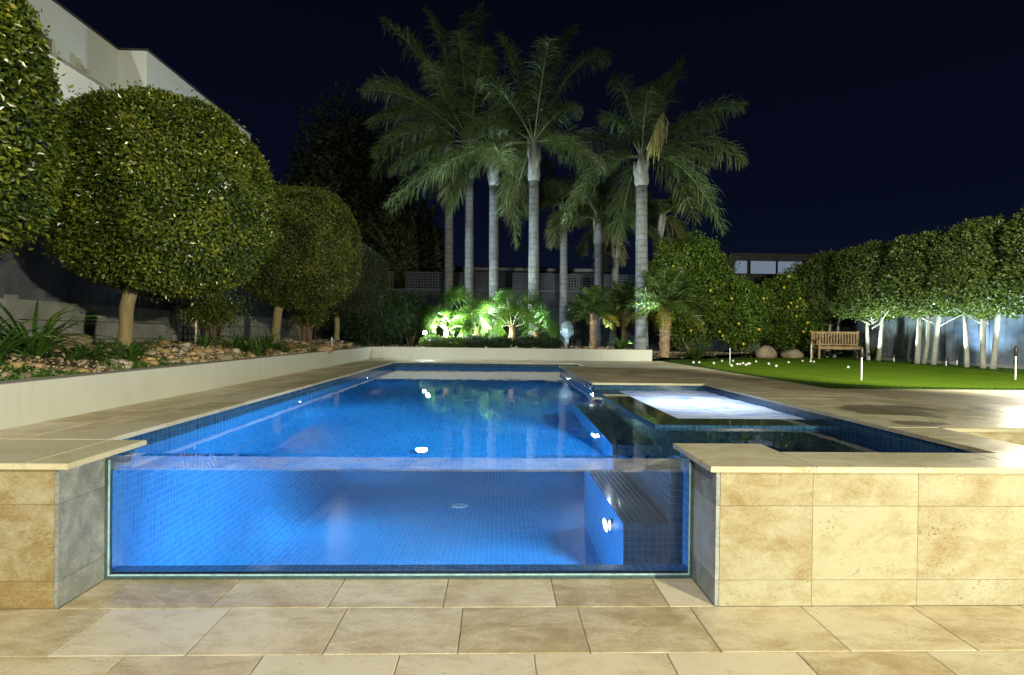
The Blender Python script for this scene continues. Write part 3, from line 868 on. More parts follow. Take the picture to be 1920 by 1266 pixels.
gt = empty('trellis_gate', (-6.5, 11.4, 1.1), 'dark timber trellis gate between the fence sections behind a leggy shrub', 'gate')
b = MB()
for i in range(13): y = 10.6+i*.14; b.box(-6.52, y, 1.1, -6.50, y+.03, 3.0)
for i in range(14): z = 1.1+i*.14; b.box(-6.545, 10.58, z, -6.525, 12.32, z+.03)
b.build('lattice', M_pal, gt)

# ---------------------------------------------------------------- white house on the left
hs = empty('white_house', (-10, 12, 0), 'big white rendered two storey house with flat roof behind the ball trees', 'house')
XA, XB = -8.86, -8.21
M_trim = simple('roof_trim', (.06, .06, .06), .5)
M_glassdark = simple('dark_window_glass', (.008, .009, .012), .06, .1, 2, .0)
b = MB()
# upper facade with a window opening near y 6.6..8.6
wy0, wy1, wz0, wz1 = 8.4, 10.68, 6.62, 7.20
ztop = 7.95
b.box(XA-.3, -2, 5.5, XA, wy0, ztop); b.box(XA-.3, wy1, 5.5, XA, 12.4, ztop)
b.box(XA-.3, wy0, wz1, XA, wy1, ztop); b.box(XA-.3, wy0, 5.5, XA, wy1, wz0)
b.box(XB-8, 12.402, 0, XB, 17.5, ztop)
b.box(XA-8, -2, 0, XA-.31, 12.4, ztop-.01)
b.build('wall', M_house, hs)
b = MB(); b.box(XA-.25, -2.02, ztop, XA+.02, 12.38, ztop+.05); b.box(XB-8, 12.39, ztop, XB+.03, 17.53, ztop+.05); b.build('roof_trim', M_trim, hs)
wn_ = MB(); wn_.box(XA-.14, wy0, wz0, XA-.06, wy0+.07, wz1); wn_.box(XA-.14, wy1-.07, wz0, XA-.06, wy1, wz1); wn_.box(XA-.14, wy0+.07, wz1-.07, XA-.06, wy1-.07, wz1); wn_.box(XA-.14, wy0+.07, wz0, XA-.06, wy1-.07, wz0+.07)
wf = wn_.build('window', simple('window_frame_grey', (.22, .21, .19), .5), hs)
b = MB(); b.box(XA-.12, wy0+.07, wz0+.07, XA-.10, wy1-.07, wz1-.07); b.build('pane', M_glassdark, wf)
# lower projecting balcony band
XC = -8.0
b = MB(); b.box(XA-.2, -2, 5.88, XC, 11.3, 6.33); b.build('balcony_band', M_house, hs)
b = MB(); b.box(XA-.2, -2, 6.332, XC+.03, 11.34, 6.39); b.build('balcony_cap', simple('balcony_cap_grey', (.28, .27, .25), .6), hs)
b = MB(); b.box(XA-.30, -2, 1, XA-.02, 12.3, 5.49); b.build('recessed_wall', M_dark, hs)
b = MB(); b.box(XA+.001, 11.18, 6.80, XA+.09, 11.30, 7.02); b.box(XA+.001, 11.34, 6.80, XA+.10, 11.46, 6.98); bevel(b.build('wall_light', simple('lamp_housing', (.45, .42, .30), .4), hs), .01)

# ---------------------------------------------------------------- right boundary fence
M_fr = simple('blue_grey_paling', (.13, .155, .19), .8, .35, 4, .6)
fr = empty('timber_fence', (13, 14, .7), 'weathered grey paling fence lit blue behind the pale tree trunks on the right', 'fence')
b = MB(); y = 7.5
while y < 21.5:
    w = .145; sec = int((y-7.5)//2.35)
    top = 2.16+.05*math.sin(sec*2.1)+.02*(sec % 2)
    dx = random.uniform(-.012, .012)
    b.box(13.0+dx, y, .6, 13.025+dx, y+w, top+random.uniform(-.008, .008), random.random()); y += w+random.uniform(.002, .010)
b.build('palings', M_fr, fr)
b = MB(); b.box(12.975, 7.5, 2.20, 13.06, 14.0, 2.235); b.box(12.975, 14.02, 2.17, 13.06, 21.5, 2.205); b.build('capping', M_fr, fr)
b = MB(); b.box(12.90, 7.5, .70, 12.985, 21.5, .83); b.build('plinth', M_sleep, fr)
# far rendered boundary piece seen between the shrubs
b = MB(); b.box(5.2, 21.2, .6, 13.0, 21.35, 2.3); tag(b.build('boundary_wall', M_fr), 'plain grey boundary wall glimpsed low between the citrus trees', 'wall')

# ---------------------------------------------------------------- row of clipped street-side trees on the right
def hedge_tree(yc, trunks, label, seed, z0=2.12, z1=4.45, ry=.98, rx=1.0, xc=12.25, n=34000):
    o = empty('hedge_tree', (xc, yc, .75), label, 'tree', 'clipped pale trunked trees along the right fence')
    for (dy, w, lean, bend) in trunks:
        b = MB(); p0 = np.array([xc-.1, yc+dy, .70]); p1 = np.array([xc+.05+bend*.3, yc+dy+lean, z0+.5])
        mid = (p0+p1)/2+np.array([0, bend, 0])
        pts = [p0*(1-t)**2+mid*2*t*(1-t)+p1*t*t for t in np.linspace(0, 1, 7)]
        w *= .80; b.tube(pts, [w*1.25, w*1.05, w, w*.95, w*.9, w*.8, w*.7], 10)
        b.build('trunk', M_bark_white, o, smooth=True)
    b = MB()
    for i in range(9):
        a = random.uniform(0, 6.28); p0 = np.array([xc, yc+random.uniform(-.2, .3), z0+random.uniform(-.35, .1)])
        p1 = p0+np.array([math.cos(a)*.75, math.sin(a)*.85, .45])
        b.tube([p0, (p0+p1)/2+np.array([0, 0, .03]), p1], [.022, .016, .010], 6)
    b.build('branches', M_bark_white, o, smooth=True)
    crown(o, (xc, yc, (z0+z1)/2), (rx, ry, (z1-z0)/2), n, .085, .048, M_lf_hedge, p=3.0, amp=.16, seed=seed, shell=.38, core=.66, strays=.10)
hedge_tree(18.9, [(-.5, .06, -.1, 0), (-.1, .06, .0, .03), (.35, .055, .1, 0)], 'clipped tree on three brown trunks just behind the wooden bench', 11, z1=4.55, ry=1.10)
hedge_tree(16.55, [(-.32, .075, .0, -.05), (.12, .07, .35, .02)], 'clipped tree on two pale trunks spreading in a V against the fence', 12, ry=1.15, z1=4.5)
hedge_tree(14.35, [(-.22, .075, -.05, .05), (.12, .06, .05, -.22), (.34, .085, .1, .0)], 'clipped tree lit brightest from below with one kinked white trunk', 13, z1=4.40, ry=1.15)
hedge_tree(12.65, [(-.25, .075, .0, -.02), (.0, .07, .18, .02), (.45, .065, .3, -.05)], 'clipped tree on three trunks, one leaning and dark, nearest the blue lit fence', 14, z1=4.40, ry=1.0)
hedge_tree(10.75, [(0, .08, 0, 0)], 'clipped tree whose crown runs off the right edge of the view', 15, z1=4.45, ry=1.0)
SL = 'small black and white spike lights in the garden'
def spike(loc, label, power, color, target, ang=70, h=.16, name='spike_light', lens=None):
    loc = np.array(loc, float); o = empty(name, loc, label, 'garden light', SL)
    b = MB(); b.tube([loc, loc+np.array([0, 0, h])], [.012, .014], 8); b.build('stake', M_white_pl, o)
    t = np.array(target, float)-(loc+np.array([0, 0, h])); t /= np.linalg.norm(t)
    hd = loc+np.array([0, 0, h+.02])
    b = MB(); b.tube([hd-t*.05, hd+t*.045], [.035, .042], 12, cap=False); b.tube([hd-t*.052, hd-t*.05], [.02, .034], 12); hb = b.build('head', M_black, o)
    b = MB(); b.tube([hd+t*.028, hd+t*.034], [.038, .036], 12); b.build('lens', lens or M_lens_g, hb)
    if power: lamp(name+'_beam', 'SPOT', tuple(hd+t*.07), power, color, target, size=.04, spot=ang, blend=.7)
M_white_pl = simple('white_plastic', (.7, .7, .68), .5, .1, 5, .1)
M_lens_g = emis('spike_lens', (.75, .9, 1.0), 14)
spike((12.25, 13.5, .78), 'spike light hidden at the foot of the brightly lit clipped tree', 170, (.45, .72, 1), (12.85, 13.4, 2.3), 130)
spike((11.7, 15.0, .78), 'spike light aimed up between the V trunks and the kinked trunk', 380, (.80, 1, .90), (12.1, 15.0, 3.4), 120)
spike((11.9, 11.6, .78), 'spike light at the foot of the tree nearest the right edge', 420, (.70, .92, 1), (12.2, 11.6, 3.2), 120)
spike((11.75, 16.1, .78), 'spike light beside the two trunk tree near the bench', 300, (.80, 1, .90), (12.2, 16.6, 3.4), 120)
spike((11.6, 13.1, .78), 'spike light in front of the kinked white trunk', 360, (.82, 1, .92), (12.1, 13.4, 3.4), 120)
# ---------------------------------------------------------------- feather palms
def bez(p0, p1, p2, n):
    t = np.linspace(0, 1, n)[:, None]
    return p0*(1-t)**2+p1*2*t*(1-t)+p2*t*t
def frond_mesh(C, T, arch, nl=80, leaf=.60, wid=.030, droop=.80, curl=.35, seed=0, stem=.16, mats=None):
    "rachis from C to T with drooping leaflets on both sides; one mesh"
    C = np.array(C, float); T = np.array(T, float)
    L = np.linalg.norm(T-C); ctrl = (C*.45+T*.55)+np.array([0, 0, arch*L])
    pts = bez(C, ctrl, T, 15)
    b = MB(); b.tube(pts, list(np.linspace(.030, .006, 15)), 5, tone=.5, mi=1, cap=False)
    V0 = np.array(b.v); F0 = np.array([f for f in b.f]); nt0 = len(V0)
    ts = np.linspace(stem, 1, nl)
    q = np.array([np.interp(ts*14, np.arange(15), pts[:, k]) for k in range(3)]).T
    tg = np.gradient(q, axis=0); tg /= np.linalg.norm(tg, axis=1, keepdims=True)
    side = np.cross(tg, [0, 0, 1.0]); side /= (np.linalg.norm(side, axis=1, keepdims=True)+1e-6)
    upv = np.cross(side, tg)
    allV = []; allT = []
    base_t = rng.uniform(.2, .6)
    for sgn in (-1, 1):
        for rep in range(2):
            n = nl
            ll = leaf*(np.sin(np.clip((ts-stem)/(1-stem)*.86+.12, 0, 1)*math.pi)**.6*.9+.12)*rng.uniform(.75, 1.15, n)
            d = side*sgn*rng.uniform(.55, 1, n)[:, None]+tg*rng.uniform(.25, .85, n)[:, None]+upv*rng.normal(.15 if rep else .35, .35, n)[:, None]
            d /= np.linalg.norm(d, axis=1, keepdims=True)
            g = np.array([0, 0, -1.0])
            p0 = q+rng.normal(0, .008, (n, 3))
            d1 = d; d2 = d+g*droop*rng.uniform(.5, 1.2, n)[:, None]; d2 /= np.linalg.norm(d2, axis=1, keepdims=True)
            d3 = d2+g*droop*1.1*rng.uniform(.5, 1.2, n)[:, None]; d3 /= np.linalg.norm(d3, axis=1, keepdims=True)
            p1 = p0+d1*ll[:, None]*.38; p2 = p1+d2*ll[:, None]*.34; p3 = p2+d3*ll[:, None]*.28
            wv = np.cross(d, rand_dirs(n)); wv /= np.linalg.norm(wv, axis=1, keepdims=True)
            w = wid*.5
            S = [p0-wv*w*.5, p0+wv*w*.5, p1-wv*w, p1+wv*w, p2-wv*w*.8, p2+wv*w*.8, p3-wv*.002, p3+wv*.002]
            allV.append(np.stack(S, 1).reshape(-1, 3))
            tt = np.clip(base_t+rng.normal(0, .16, n), 0, 1)
            tipt = np.clip(tt+rng.uniform(0, .35, n), 0, 1)
            allT.append(np.stack([tt]*4+[tt]*2+[tipt]*2, 1).ravel())
    LV = np.concatenate(allV); m = len(LV)//8; k = np.arange(m)[:, None]*8+nt0
    F = np.concatenate([k+np.array([[0, 1, 3, 2]]), k+np.array([[2, 3, 5, 4]]), k+np.array([[4, 5, 7, 6]])])
    V = np.r_[V0, LV]; FF = np.r_[F0, F]; mi = np.r_[np.ones(len(F0), int), np.zeros(len(F), int)]
    tone = np.r_[np.full(nt0, .5), np.concatenate(allT)]
    return V, FF, tone, mi
PALM_G = 'tall feather palms behind the far wall'
def palm(px, Y, ybase, yshaft, yc, w, tips, label, nrand=7, RL=2.7, seed=0, cx=None, leaf=.76, shaft=True, nl=84, bend=0.0, old=2):
    "trunk seen at column px (1920 wide survey), depth Y; crown centre at row yc"
    cx = cx if cx is not None else px
    base = at(px, ybase, Y=Y); base[2] = bed_z(base[0], base[1])-.03
    ctr = at(cx, yc, Y=Y); sh = at((px+cx)/2, yshaft, Y=Y)
    o = empty('palm_tree', base, label, 'palm tree', PALM_G)
    b = MB()
    pts = [base, base+np.array([0, 0, .25])]+[base+(sh-base)*t+np.array([bend*math.sin(t*math.pi), 0, 0]) for t in (.15, .3, .45, .6, .75, .9, 1)]
    b.tube(pts, [w*.72, w*.60]+[w*f*random.uniform(.97, 1.03) for f in (.54, .51, .50, .49, .48, .47, .47)], 14)
    b.build('trunk', M_bark_palm, o, smooth=True)
    if shaft:
        b = MB(); up = (ctr-sh)
        b.tube([sh-up*.08, sh+up*.05, sh+up*.35, sh+up*.7, sh+up*1.0], [w*.48, w*.60, w*.56, w*.40, w*.22], 14)
        for k in range(5):   # old leaf bases flaring from the shaft
            a = k*1.26+seed; d = np.array([math.cos(a), math.sin(a), 0]); p = sh+up*(.05+.12*k)
            b.tube([p+d*w*.32, p+d*w*.50+up*.22, p+d*w*.60+up*.60], [w*.24, w*.20, w*.05], 8)
        b.build('crownshaft', M_shaft, o, smooth=True)
    fr_ = []
    for (tx, ty, dy, arch) in tips:
        T = at(tx, ty, Y=Y+dy); fr_.append((T, arch))
    for k in range(nrand):
        a = seed*1.3+k*2.39996; el = R(random.uniform(-12, 58)); r_ = RL*random.uniform(.8, 1.05)
        T = ctr+np.array([math.cos(a)*math.cos(el), math.sin(a)*math.cos(el), math.sin(el)])*r_; T[2] -= .35*RL*max(0, math.cos(el))**1
        fr_.append((T, random.uniform(.16, .34)))
    for k in range(old):   # dead fronds hanging
        a = seed*2.1+k*2.2; T = ctr+np.array([math.cos(a)*RL*.40, math.sin(a)*RL*.40, -RL*.75]); fr_.append((T, .34))
    for i, (T, arch) in enumerate(fr_):
        V, F, t, mi = frond_mesh(ctr-np.array([0, 0, .1]), T, arch, nl=nl, leaf=leaf*min(1.1, .6+np.linalg.norm(T-ctr)/6), wid=.021, seed=i)
        if i >= len(fr_)-old: t = np.clip(t+.45, 0, 1)
        npmesh('frond', V, F, [M_frond, M_rachis], o, tone=t, midx=mi)
    return o, ctr
p8, c8 = palm(1203, 15.6, 650, 345, 290, .36, [(1150, 150, 0, .40), (1277, 118, .3, .12), (1392, 200, -.2, .22), (1392, 305, .2, .34), (1330, 312, .8, .22), (1354, 432, -.3, .48), (1305, 415, 1.0, .50), (1060, 410, -.3, .40), (1128, 225, .6, .42), (1160, 450, .8, .45), (1240, 150, 1.6, .2), (1215, 170, -1.2, .3), (1100, 330, 1.5, .30), (1340, 240, 1.5, .3)],
     'thick ringed palm at the right of the group with a hanging yellow flower spray', 0, 2.6, 8, old=0)
fs = empty('flower_spray', c8, 'hanging pale yellow palm flower spray', None) if False else None
b = MB(); p0 = c8+np.array([.08, -.25, .05]); tip = at(1213, 302, Y=15.2); top = at(1243, 212, Y=15.2)
b.tube([p0, top, top+np.array([-.05, 0, -.2])], [.03, .03, .02], 6, tone=.9)
for k in range(90):
    s0 = top+(tip-top)*random.uniform(0, .55)+np.array([random.uniform(-.05, .05), random.uniform(-.08, .08), 0])
    L_ = random.uniform(.45, .75); dx = random.uniform(-.24, .20); dy = random.uniform(-.15, .15)
    b.tube([s0, s0+np.array([dx*.7, dy*.7, -L_*.4]), s0+np.array([dx*.9-.05, dy, -L_])], [.012, .016, .008], 4, tone=random.random(), cap=False)
b.build('flower_spray', leafmat('palm_flower', [(0, (.55, .50, .16)), (1, (.85, .80, .42))], .6, .2), p8)
palm(1001, 16.6, 600, 335, 262, .34, [(1141, 112, 0, .50), (1075, 55, .8, .25), (938, 68, .5, .22), (1030, 75, -1, .2), (725, 385, -.5, .22), (735, 400, .2, .30), (1098, 320, .3, .30), (1182, 285, .6, .22), (940, 400, -.4, .44), (870, 250, 1, .32), (1080, 200, -1.2, .3), (905, 150, -1, .3)],
     'tallest ringed palm in the middle of the group with a pale crownshaft', 2, 3.2, 4, old=1)
palm(926, 17.6, 600, 345, 285, .32, [(968, 460, .2, .40), (842, 402, .3, .42), (905, 95, .4, .20), (1010, 300, .8, .35), (845, 190, 1, .25), (1000, 170, 1.3, .3)],
     'palm with a patchy trunk between the two closest neighbours left of the middle', 6, 2.8, 3, old=1)
palm(880, 18.6, 600, 330, 262, .31, [(677, 170, 0, .26), (716, 38, .4, .20), (905, 8, .3, .12), (733, 215, .7, .30), (922, 85, -.5, .22), (738, 320, -.4, .30), (700, 290, 1.0, .35), (800, 20, 1, .15), (960, 200, .5, .3), (860, 60, -.8, .2)],
     'tall palm with the highest upright fronds, third trunk from the left', 5, 3.4, 2, old=1)
palm(842, 20.0, 600, 300, 235, .33, [(690, 160, .5, .30), (760, 60, .5, .2), (880, 20, .3, .15), (700, 330, 1, .35)], 'slim straight palm, leftmost trunk of the group', 7, 3.4, 1, old=1)
palm(1057, 20.0, 600, 425, 385, .30, [(1010, 300, 0, .3), (1110, 330, 0, .3), (985, 400, 0, .4), (1120, 430, .3, .4)], 'lower palm with dark drooping crown between the middle and right trunks', 8, 2.3, 5, old=1)
palm(1122, 19.2, 600, 455, 405, .32, [(1090, 300, 0, .2), (1160, 310, 0, .2), (1060, 400, .3, .4), (1180, 400, .4, .4)], 'short shaggy palm left of its leaning twin under the thick palm', 7, 2.3, 6, old=1, bend=.03)
palm(1150, 20.6, 600, 480, 415, .30, [(1200, 330, 0, .2), (1250, 390, .4, .35), (1100, 350, .3, .3)], 'short leaning shaggy palm almost hidden behind the thick ringed palm', 7, 2.4, 7, cx=1158, old=1)
palm(1225, 21.5, 600, 480, 400, .30, [(1330, 400, 0, .35), (1300, 350, .4, .3), (1290, 470, 0, .4)], 'far palm whose fronds hang in shadow right of the thick ringed palm', 5, 2.6, 9, cx=1240, old=1)

# ---------------------------------------------------------------- fan palms below
def fan_leaf(parent, base, hub, face, r, nseg=22, span=290, seed=0):
    base, hub, face = map(lambda v: np.array(v, float), (base, hub, face))
    face /= np.linalg.norm(face)
    dirv = hub-base; dirv /= np.linalg.norm(dirv)
    a = dirv-face*(dirv@face); a /= np.linalg.norm(a); s = np.cross(face, a)
    b = MB(); b.tube([base, (base+hub)/2+np.array([0, 0, .06]), hub], [.016, .012, .009], 6, mi=1, cap=False)
    tn = rng.uniform(.25, .75)
    for i in range(nseg):
        th = R(-span/2+span*(i+.5)/nseg); hw = R(span/nseg/2)*.72
        L_ = r*random.uniform(.88, 1.04)*(1-.25*(abs(th)/math.pi)**2)
        d = a*math.cos(th)+s*math.sin(th); pl = np.cross(face, d)
        cup = .10*r
        p0 = hub; m = hub+d*L_*.42+face*cup; w = math.tan(hw)*L_*.42
        t_ = hub+d*L_+face*cup*.6+np.array([0, 0, -L_*random.uniform(.10, .34)])
        q = hub+d*L_*.78+face*cup+np.array([0, 0, -L_*.06])
        tn2 = min(1, max(0, tn+random.gauss(0, .24)))
        b.quad(p0, m-pl*w, m+face*.012, p0, tn2) if False else None
        b.quad(p0-pl*.004, m-pl*w, m+face*.015, p0+pl*.001, tn2); b.quad(p0, m+face*.015, m+pl*w, p0+pl*.004, tn2)
        b.quad(m-pl*w, q-pl*w*.42, q+face*.01, m+face*.015, tn2); b.quad(m+face*.015, q+face*.01, q+pl*w*.42, m+pl*w, tn2)
        b.quad(q-pl*w*.42, t_-pl*.002, t_+pl*.002, q+pl*w*.42, min(1, tn2+.15))
    return b.build('frond', [M_fan, M_rachis], parent)
def fan_palm(px, Y, zb, H, r, n, label, seed, fix=()):
    random.seed(seed)
    X = at(px, 630, Y=Y)[0]; base = np.array([X, Y, zb])
    o = empty('fan_palm', base, label, 'fan palm', 'fan palms lit green behind the far wall')
    b = MB(); b.tube([base-np.array([0, 0, .05]), base+np.array([0, 0, H*.35]), base+np.array([0, 0, H*.6])], [.11, .10, .07], 10); b.build('trunk', M_bark_rough, o, smooth=True)
    c = base+np.array([0, 0, H*.5])
    for k in range(n):
        a = k*2.39996+seed; el = R(random.uniform(-5, 75)); l_ = H*random.uniform(.45, .75)
        d = np.array([math.cos(a)*math.cos(el), math.sin(a)*math.cos(el)*.8, math.sin(el)])
        hub = c+d*l_
        face = np.array([d[0]*.6, d[1]*.3-.9, .45*random.uniform(.1, 1.3)])
        fan_leaf(o, c+d*.05, hub, face, r*random.uniform(.8, 1.1), seed=k)
    return o
fan_palm(838, 15.5, 1.05, 1.0, .52, 9, 'brightest lit fan palm next to the white flood lamp', 21)
fan_palm(893, 15.9, 1.05, 1.05, .50, 8, 'fan palm with pale stems in the middle of the lit clump', 22)
fan_palm(960, 15.7, 1.05, 1.25, .62, 9, 'fan palm with tall upright folded leaves at the right of the lit clump', 23)
fan_palm(1005, 15.5, 1.05, .85, .52, 6, 'low fan palm reaching right toward the stone head', 24)
fan_palm(870, 16.9, 1.05, 1.7, .60, 7, 'taller dim fan palm rising behind the brightest one', 25)
# flood lamp that lights them
fl_ = empty('flood_lamp', at(797, 640, Y=14.95), 'small square flood lamp glaring white at the left of the fan palms', 'flood lamp')
fp = at(797, 624, Y=14.95)
b = MB(); b.tube([at(797, 642, Y=14.95), fp-np.array([0, 0, .05])], [.012, .012], 8); b.build('stand', M_black, fl_)
b = MB(); b.box(fp[0]-.055, fp[1]-.02, fp[2]-.05, fp[0]+.055, fp[1]+.05, fp[2]+.05); hh = bevel(b.build('lamp_body', M_black, fl_), .006)
b = MB(); b.box(fp[0]-.045, fp[1]-.026, fp[2]-.04, fp[0]+.045, fp[1]-.021, fp[2]+.04); b.build('lens', emis('flood_lens', (.85, .95, 1), 160), hh)
lamp('flood_lamp_beam', 'POINT', tuple(fp+np.array([.12, -.10, .10])), 40, (.86, 1, .92), size=.05)
lamp('flood_lamp_side', 'SPOT', tuple(fp+np.array([.10, -.02, .08])), 1250, (.90, 1, .88), (at(930, 590, Y=15.8)), size=.05, spot=95, blend=.6)

pp = at(905, 640, Y=15.05); spike((pp[0], 15.05, 1.04), 'added spike light hidden behind the low shrubs, shining into the fan palms', 330, (.84, 1, .86), (at(965, 590, Y=16)), 130, .10)  # second light, added to brighten the fan palms evenly
# rock slab beside the lamp
def rock(name, c, r, label, cat, seed, mat, parent=None, group=None, sub=3, rough=.25, build=True):
    import bmesh
    bm = bmesh.new(); bmesh.ops.create_icosphere(bm, subdivisions=sub, radius=1)
    for v in bm.verts:
        d = v.co.copy(); n1 = mnoise.noise(d*1.1+Vector((seed*3.3, seed, 0))); n2 = mnoise.noise(d*3+Vector((seed, 0, seed*2)))
        v.co = Vector((d.x*r[0], d.y*r[1], d.z*r[2]))*(1+rough*n1+rough*.35*n2)
    me = bpy.data.meshes.new(name); bm.to_mesh(me); bm.free(); me.materials.append(mat)
    for p_ in me.polygons: p_.use_smooth = True
    o = bpy.data.objects.new(name, me); o.location = [float(v) for v in c]; col.objects.link(o)
    return tag(o, label, cat, group)
M_rock = simple('sandstone', (.26, .20, .14), .85, .35, 5, .8, bdist=.02)
M_rockpale = simple('pale_rock', (.42, .38, .30), .85, .3, 5, .8, bdist=.02)
c = at(825, 642, Y=15.0); rock('garden_rock', (c[0], 15.1, 1.10), (.42, .25, .13), 'flat pale slab of rock in the glare of the flood lamp', 'rock', 4, M_rockpale)
c = at(1437, 655, Y=17.6); rock('garden_rock', (c[0], 17.6, .90), (.36, .28, .26), 'large brown boulder between the citrus shrubs', 'rock', 6, M_rock)
c = at(1490, 661, Y=17.6); rock('garden_rock', (c[0], 17.7, .86), (.36, .25, .20), 'low brown boulder left of the bench', 'rock', 7, M_rock)

# ---------------------------------------------------------------- pygmy date palms
def pygmy(px, Y, zb, yc, L, n, label, seed, w=.11, lean=0, tw=.0, frac=.5, cluster=False):
    random.seed(seed)
    ctr = at(px, yc, Y=Y); base = np.array([ctr[0]+lean, Y, zb])
    o = empty('date_palm', base, label, 'date palm', 'low date palms near the end of the far wall')
    b = MB(); N_ = 14; pts = []; rr = []
    for i in range(N_+1):
        t = i/N_; p = base*(1-t)+(ctr-np.array([0, 0, .08]))*t; p = p+np.array([-lean*.35*math.sin(t*math.pi), 0, 0]); pts.append(p); rr.append(w*(1.25-.35*t+(.25 if t > .8 else 0))*random.uniform(.9, 1.1))
    b.tube(pts, rr, 12)
    for i in range(150):    # stubs of old leaves
        t = random.uniform(.03, .98); k = t*N_; p = pts[int(k)]*(1-k % 1)+pts[min(N_, int(k)+1)]*(k % 1); a = random.uniform(0, 6.28)
        d = np.array([math.cos(a), math.sin(a), .0]); b.tube([p+d*w*.8, p+d*w*1.45+np.array([0, 0, w*.7])], [w*.22, w*.08], 4, tone=.8, cap=False)
    b.build('trunk', M_bark_rough, o)
    for k in range(n):
        a = k*2.39996+seed; el = R(-25+95*((k+.5)/n)**.8); r_ = L*random.uniform(.85, 1.05)
        T = ctr+np.array([math.cos(a)*math.cos(el), math.sin(a)*math.cos(el), math.sin(el)])*r_; T[2] -= .30*L*math.cos(el)
        V, F, t, mi = frond_mesh(ctr, T, random.uniform(.12, .24), nl=46, leaf=.30*L/1.2, wid=.016, droop=.35, stem=.12)
        t = np.clip(t*.8+(.55 if el < R(-6) else 0)+.05, 0, 1)
        npmesh('frond', V, F, [M_pyg, M_rachis], o, tone=t, midx=mi)
    return o
pygmy(1248, 15.2, .84, 572, 1.35, 40, 'largest low date palm with yellow lower fronds and a leaning shaggy trunk', 31, .12, lean=-.02)
pygmy(1112, 16.2, 1.02, 582, .95, 30, 'low date palm just right of the stone head', 32, .075)
pygmy(1172, 16.8, 1.02, 575, 1.0, 26, 'low date palm behind the small upright fern, left of the thick palm', 33, .08)

# ---------------------------------------------------------------- citrus trees, shrubs
M_lemon = simple('lemon_skin', (.60, .44, .04), .45, .12, 8, .15)
def citrus(px, Y, yc, rad, n, label, seed, fruits=(), zb=.85, L=.095, extra=(), grp='citrus trees by the lawn'):
    c = at(px, yc, Y=Y)
    o = empty('citrus_tree', (c[0], Y, zb), label, 'citrus tree', grp)
    b = MB(); 
    for k in range(4):
        a = k*1.6; b.tube([(c[0]+.05*k, Y, zb-.05), (c[0]+math.cos(a)*.25, Y+math.sin(a)*.2, zb+.6), (c[0]+math.cos(a)*.6, Y+math.sin(a)*.4, c[2])], [.06, .045, .02], 8)
    b.build('trunk', M_twig, o, smooth=True)
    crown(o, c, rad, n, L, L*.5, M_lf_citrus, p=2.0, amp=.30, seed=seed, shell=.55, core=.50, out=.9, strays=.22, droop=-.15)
    for (q, rr, nn) in extra: crown(o, at(*q[:2], Y=q[2]), rr, nn, L, L*.5, M_lf_citrus, p=2.0, amp=.20, seed=seed+7, shell=.4, core=.6, strays=.14, droop=-.15)
    for (fx, fy) in fruits:
        p = at(fx, fy, Y=Y-rad[1]*.98)
        b = MB(); a_ = .042
        b.tube([p-np.array([0, 0, a_*1.25]), p-np.array([0, 0, a_*.95]), p-np.array([0, 0, a_*.5]), p, p+np.array([0, 0, a_*.5]), p+np.array([0, 0, a_*.95]), p+np.array([0, 0, a_*1.2])], [a_*.15, a_*.5, a_*.9, a_, a_*.9, a_*.5, a_*.12], 10)
        b.build('lemon', M_lemon, o, smooth=True)
    return o
citrus(1292, 18.6, 545, (1.62, 1.2, 1.95), 36000, 'tallest citrus tree, a bright green mound behind the largest date palm', 41,
       fruits=[(1262, 500), (1275, 560), (1318, 607), (1332, 545), (1295, 620), (1250, 610)])
citrus(1392, 18.2, 590, (.98, .9, 1.22), 20000, 'middle citrus tree sloping down to the brown boulder', 42,
       fruits=[(1372, 560), (1349, 622), (1385, 607), (1394, 645), (1355, 630), (1432, 560), (1423, 618)])
citrus(1492, 19.6, 580, (1.28, 1.0, 1.55), 26000, 'citrus tree dotted with most lemons, left behind the bench', 43,
       fruits=[(1479, 518), (1470, 539), (1500, 560), (1483, 568), (1478, 576), (1494, 575), (1534, 560), (1540, 569), (1545, 570), (1550, 575), (1493, 593), (1506, 622), (1520, 622), (1444, 586), (1530, 548), (1528, 580), (1540, 587), (1513, 606), (1515, 605), (1446, 580)])
def shrub(name, px, Y, yc, rad, n, label, cat, mat, L=.07, W=None, zb=1.0, group=None, amp=.22, shell=.5, core=.55, seed=1, stems=4, p=2.0, droop=0.1):
    c = at(px, yc, Y=Y); o = empty(name, (c[0], Y, zb), label, cat, group)
    b = MB()
    for k in range(stems):
        a = k*2.4; b.tube([(c[0]+.04*math.cos(a), Y, zb-.05), (c[0]+math.cos(a)*rad[0]*.3, Y+math.sin(a)*.1, (zb+c[2])/2), (c[0]+math.cos(a)*rad[0]*.6, Y+math.sin(a)*.2, c[2]+rad[2]*.3)], [.022, .016, .007], 6)
    b.build('stems', M_twig, o, smooth=True)
    crown(o, c, rad, n, L, W or L*.45, mat, p=p, amp=amp, seed=seed, shell=shell, core=core, strays=.15, name='foliage', droop=droop)
    return o
shrub('shrub', 700, 16.0, 592, (1.15, .6, .78), 15000, 'dark narrow leaved shrub filling the corner left of the flood lamp', 'shrub', M_lf_bamboo, .16, .022, 1.02, seed=51, stems=7)
shrub('shrub', 770, 16.6, 590, (.6, .5, .7), 6000, 'dim narrow leaved shrub directly behind the flood lamp', 'shrub', M_lf_bamboo, .16, .022, 1.02, seed=58, stems=5)
GC = 'low dark shrubs along the top of the far wall'
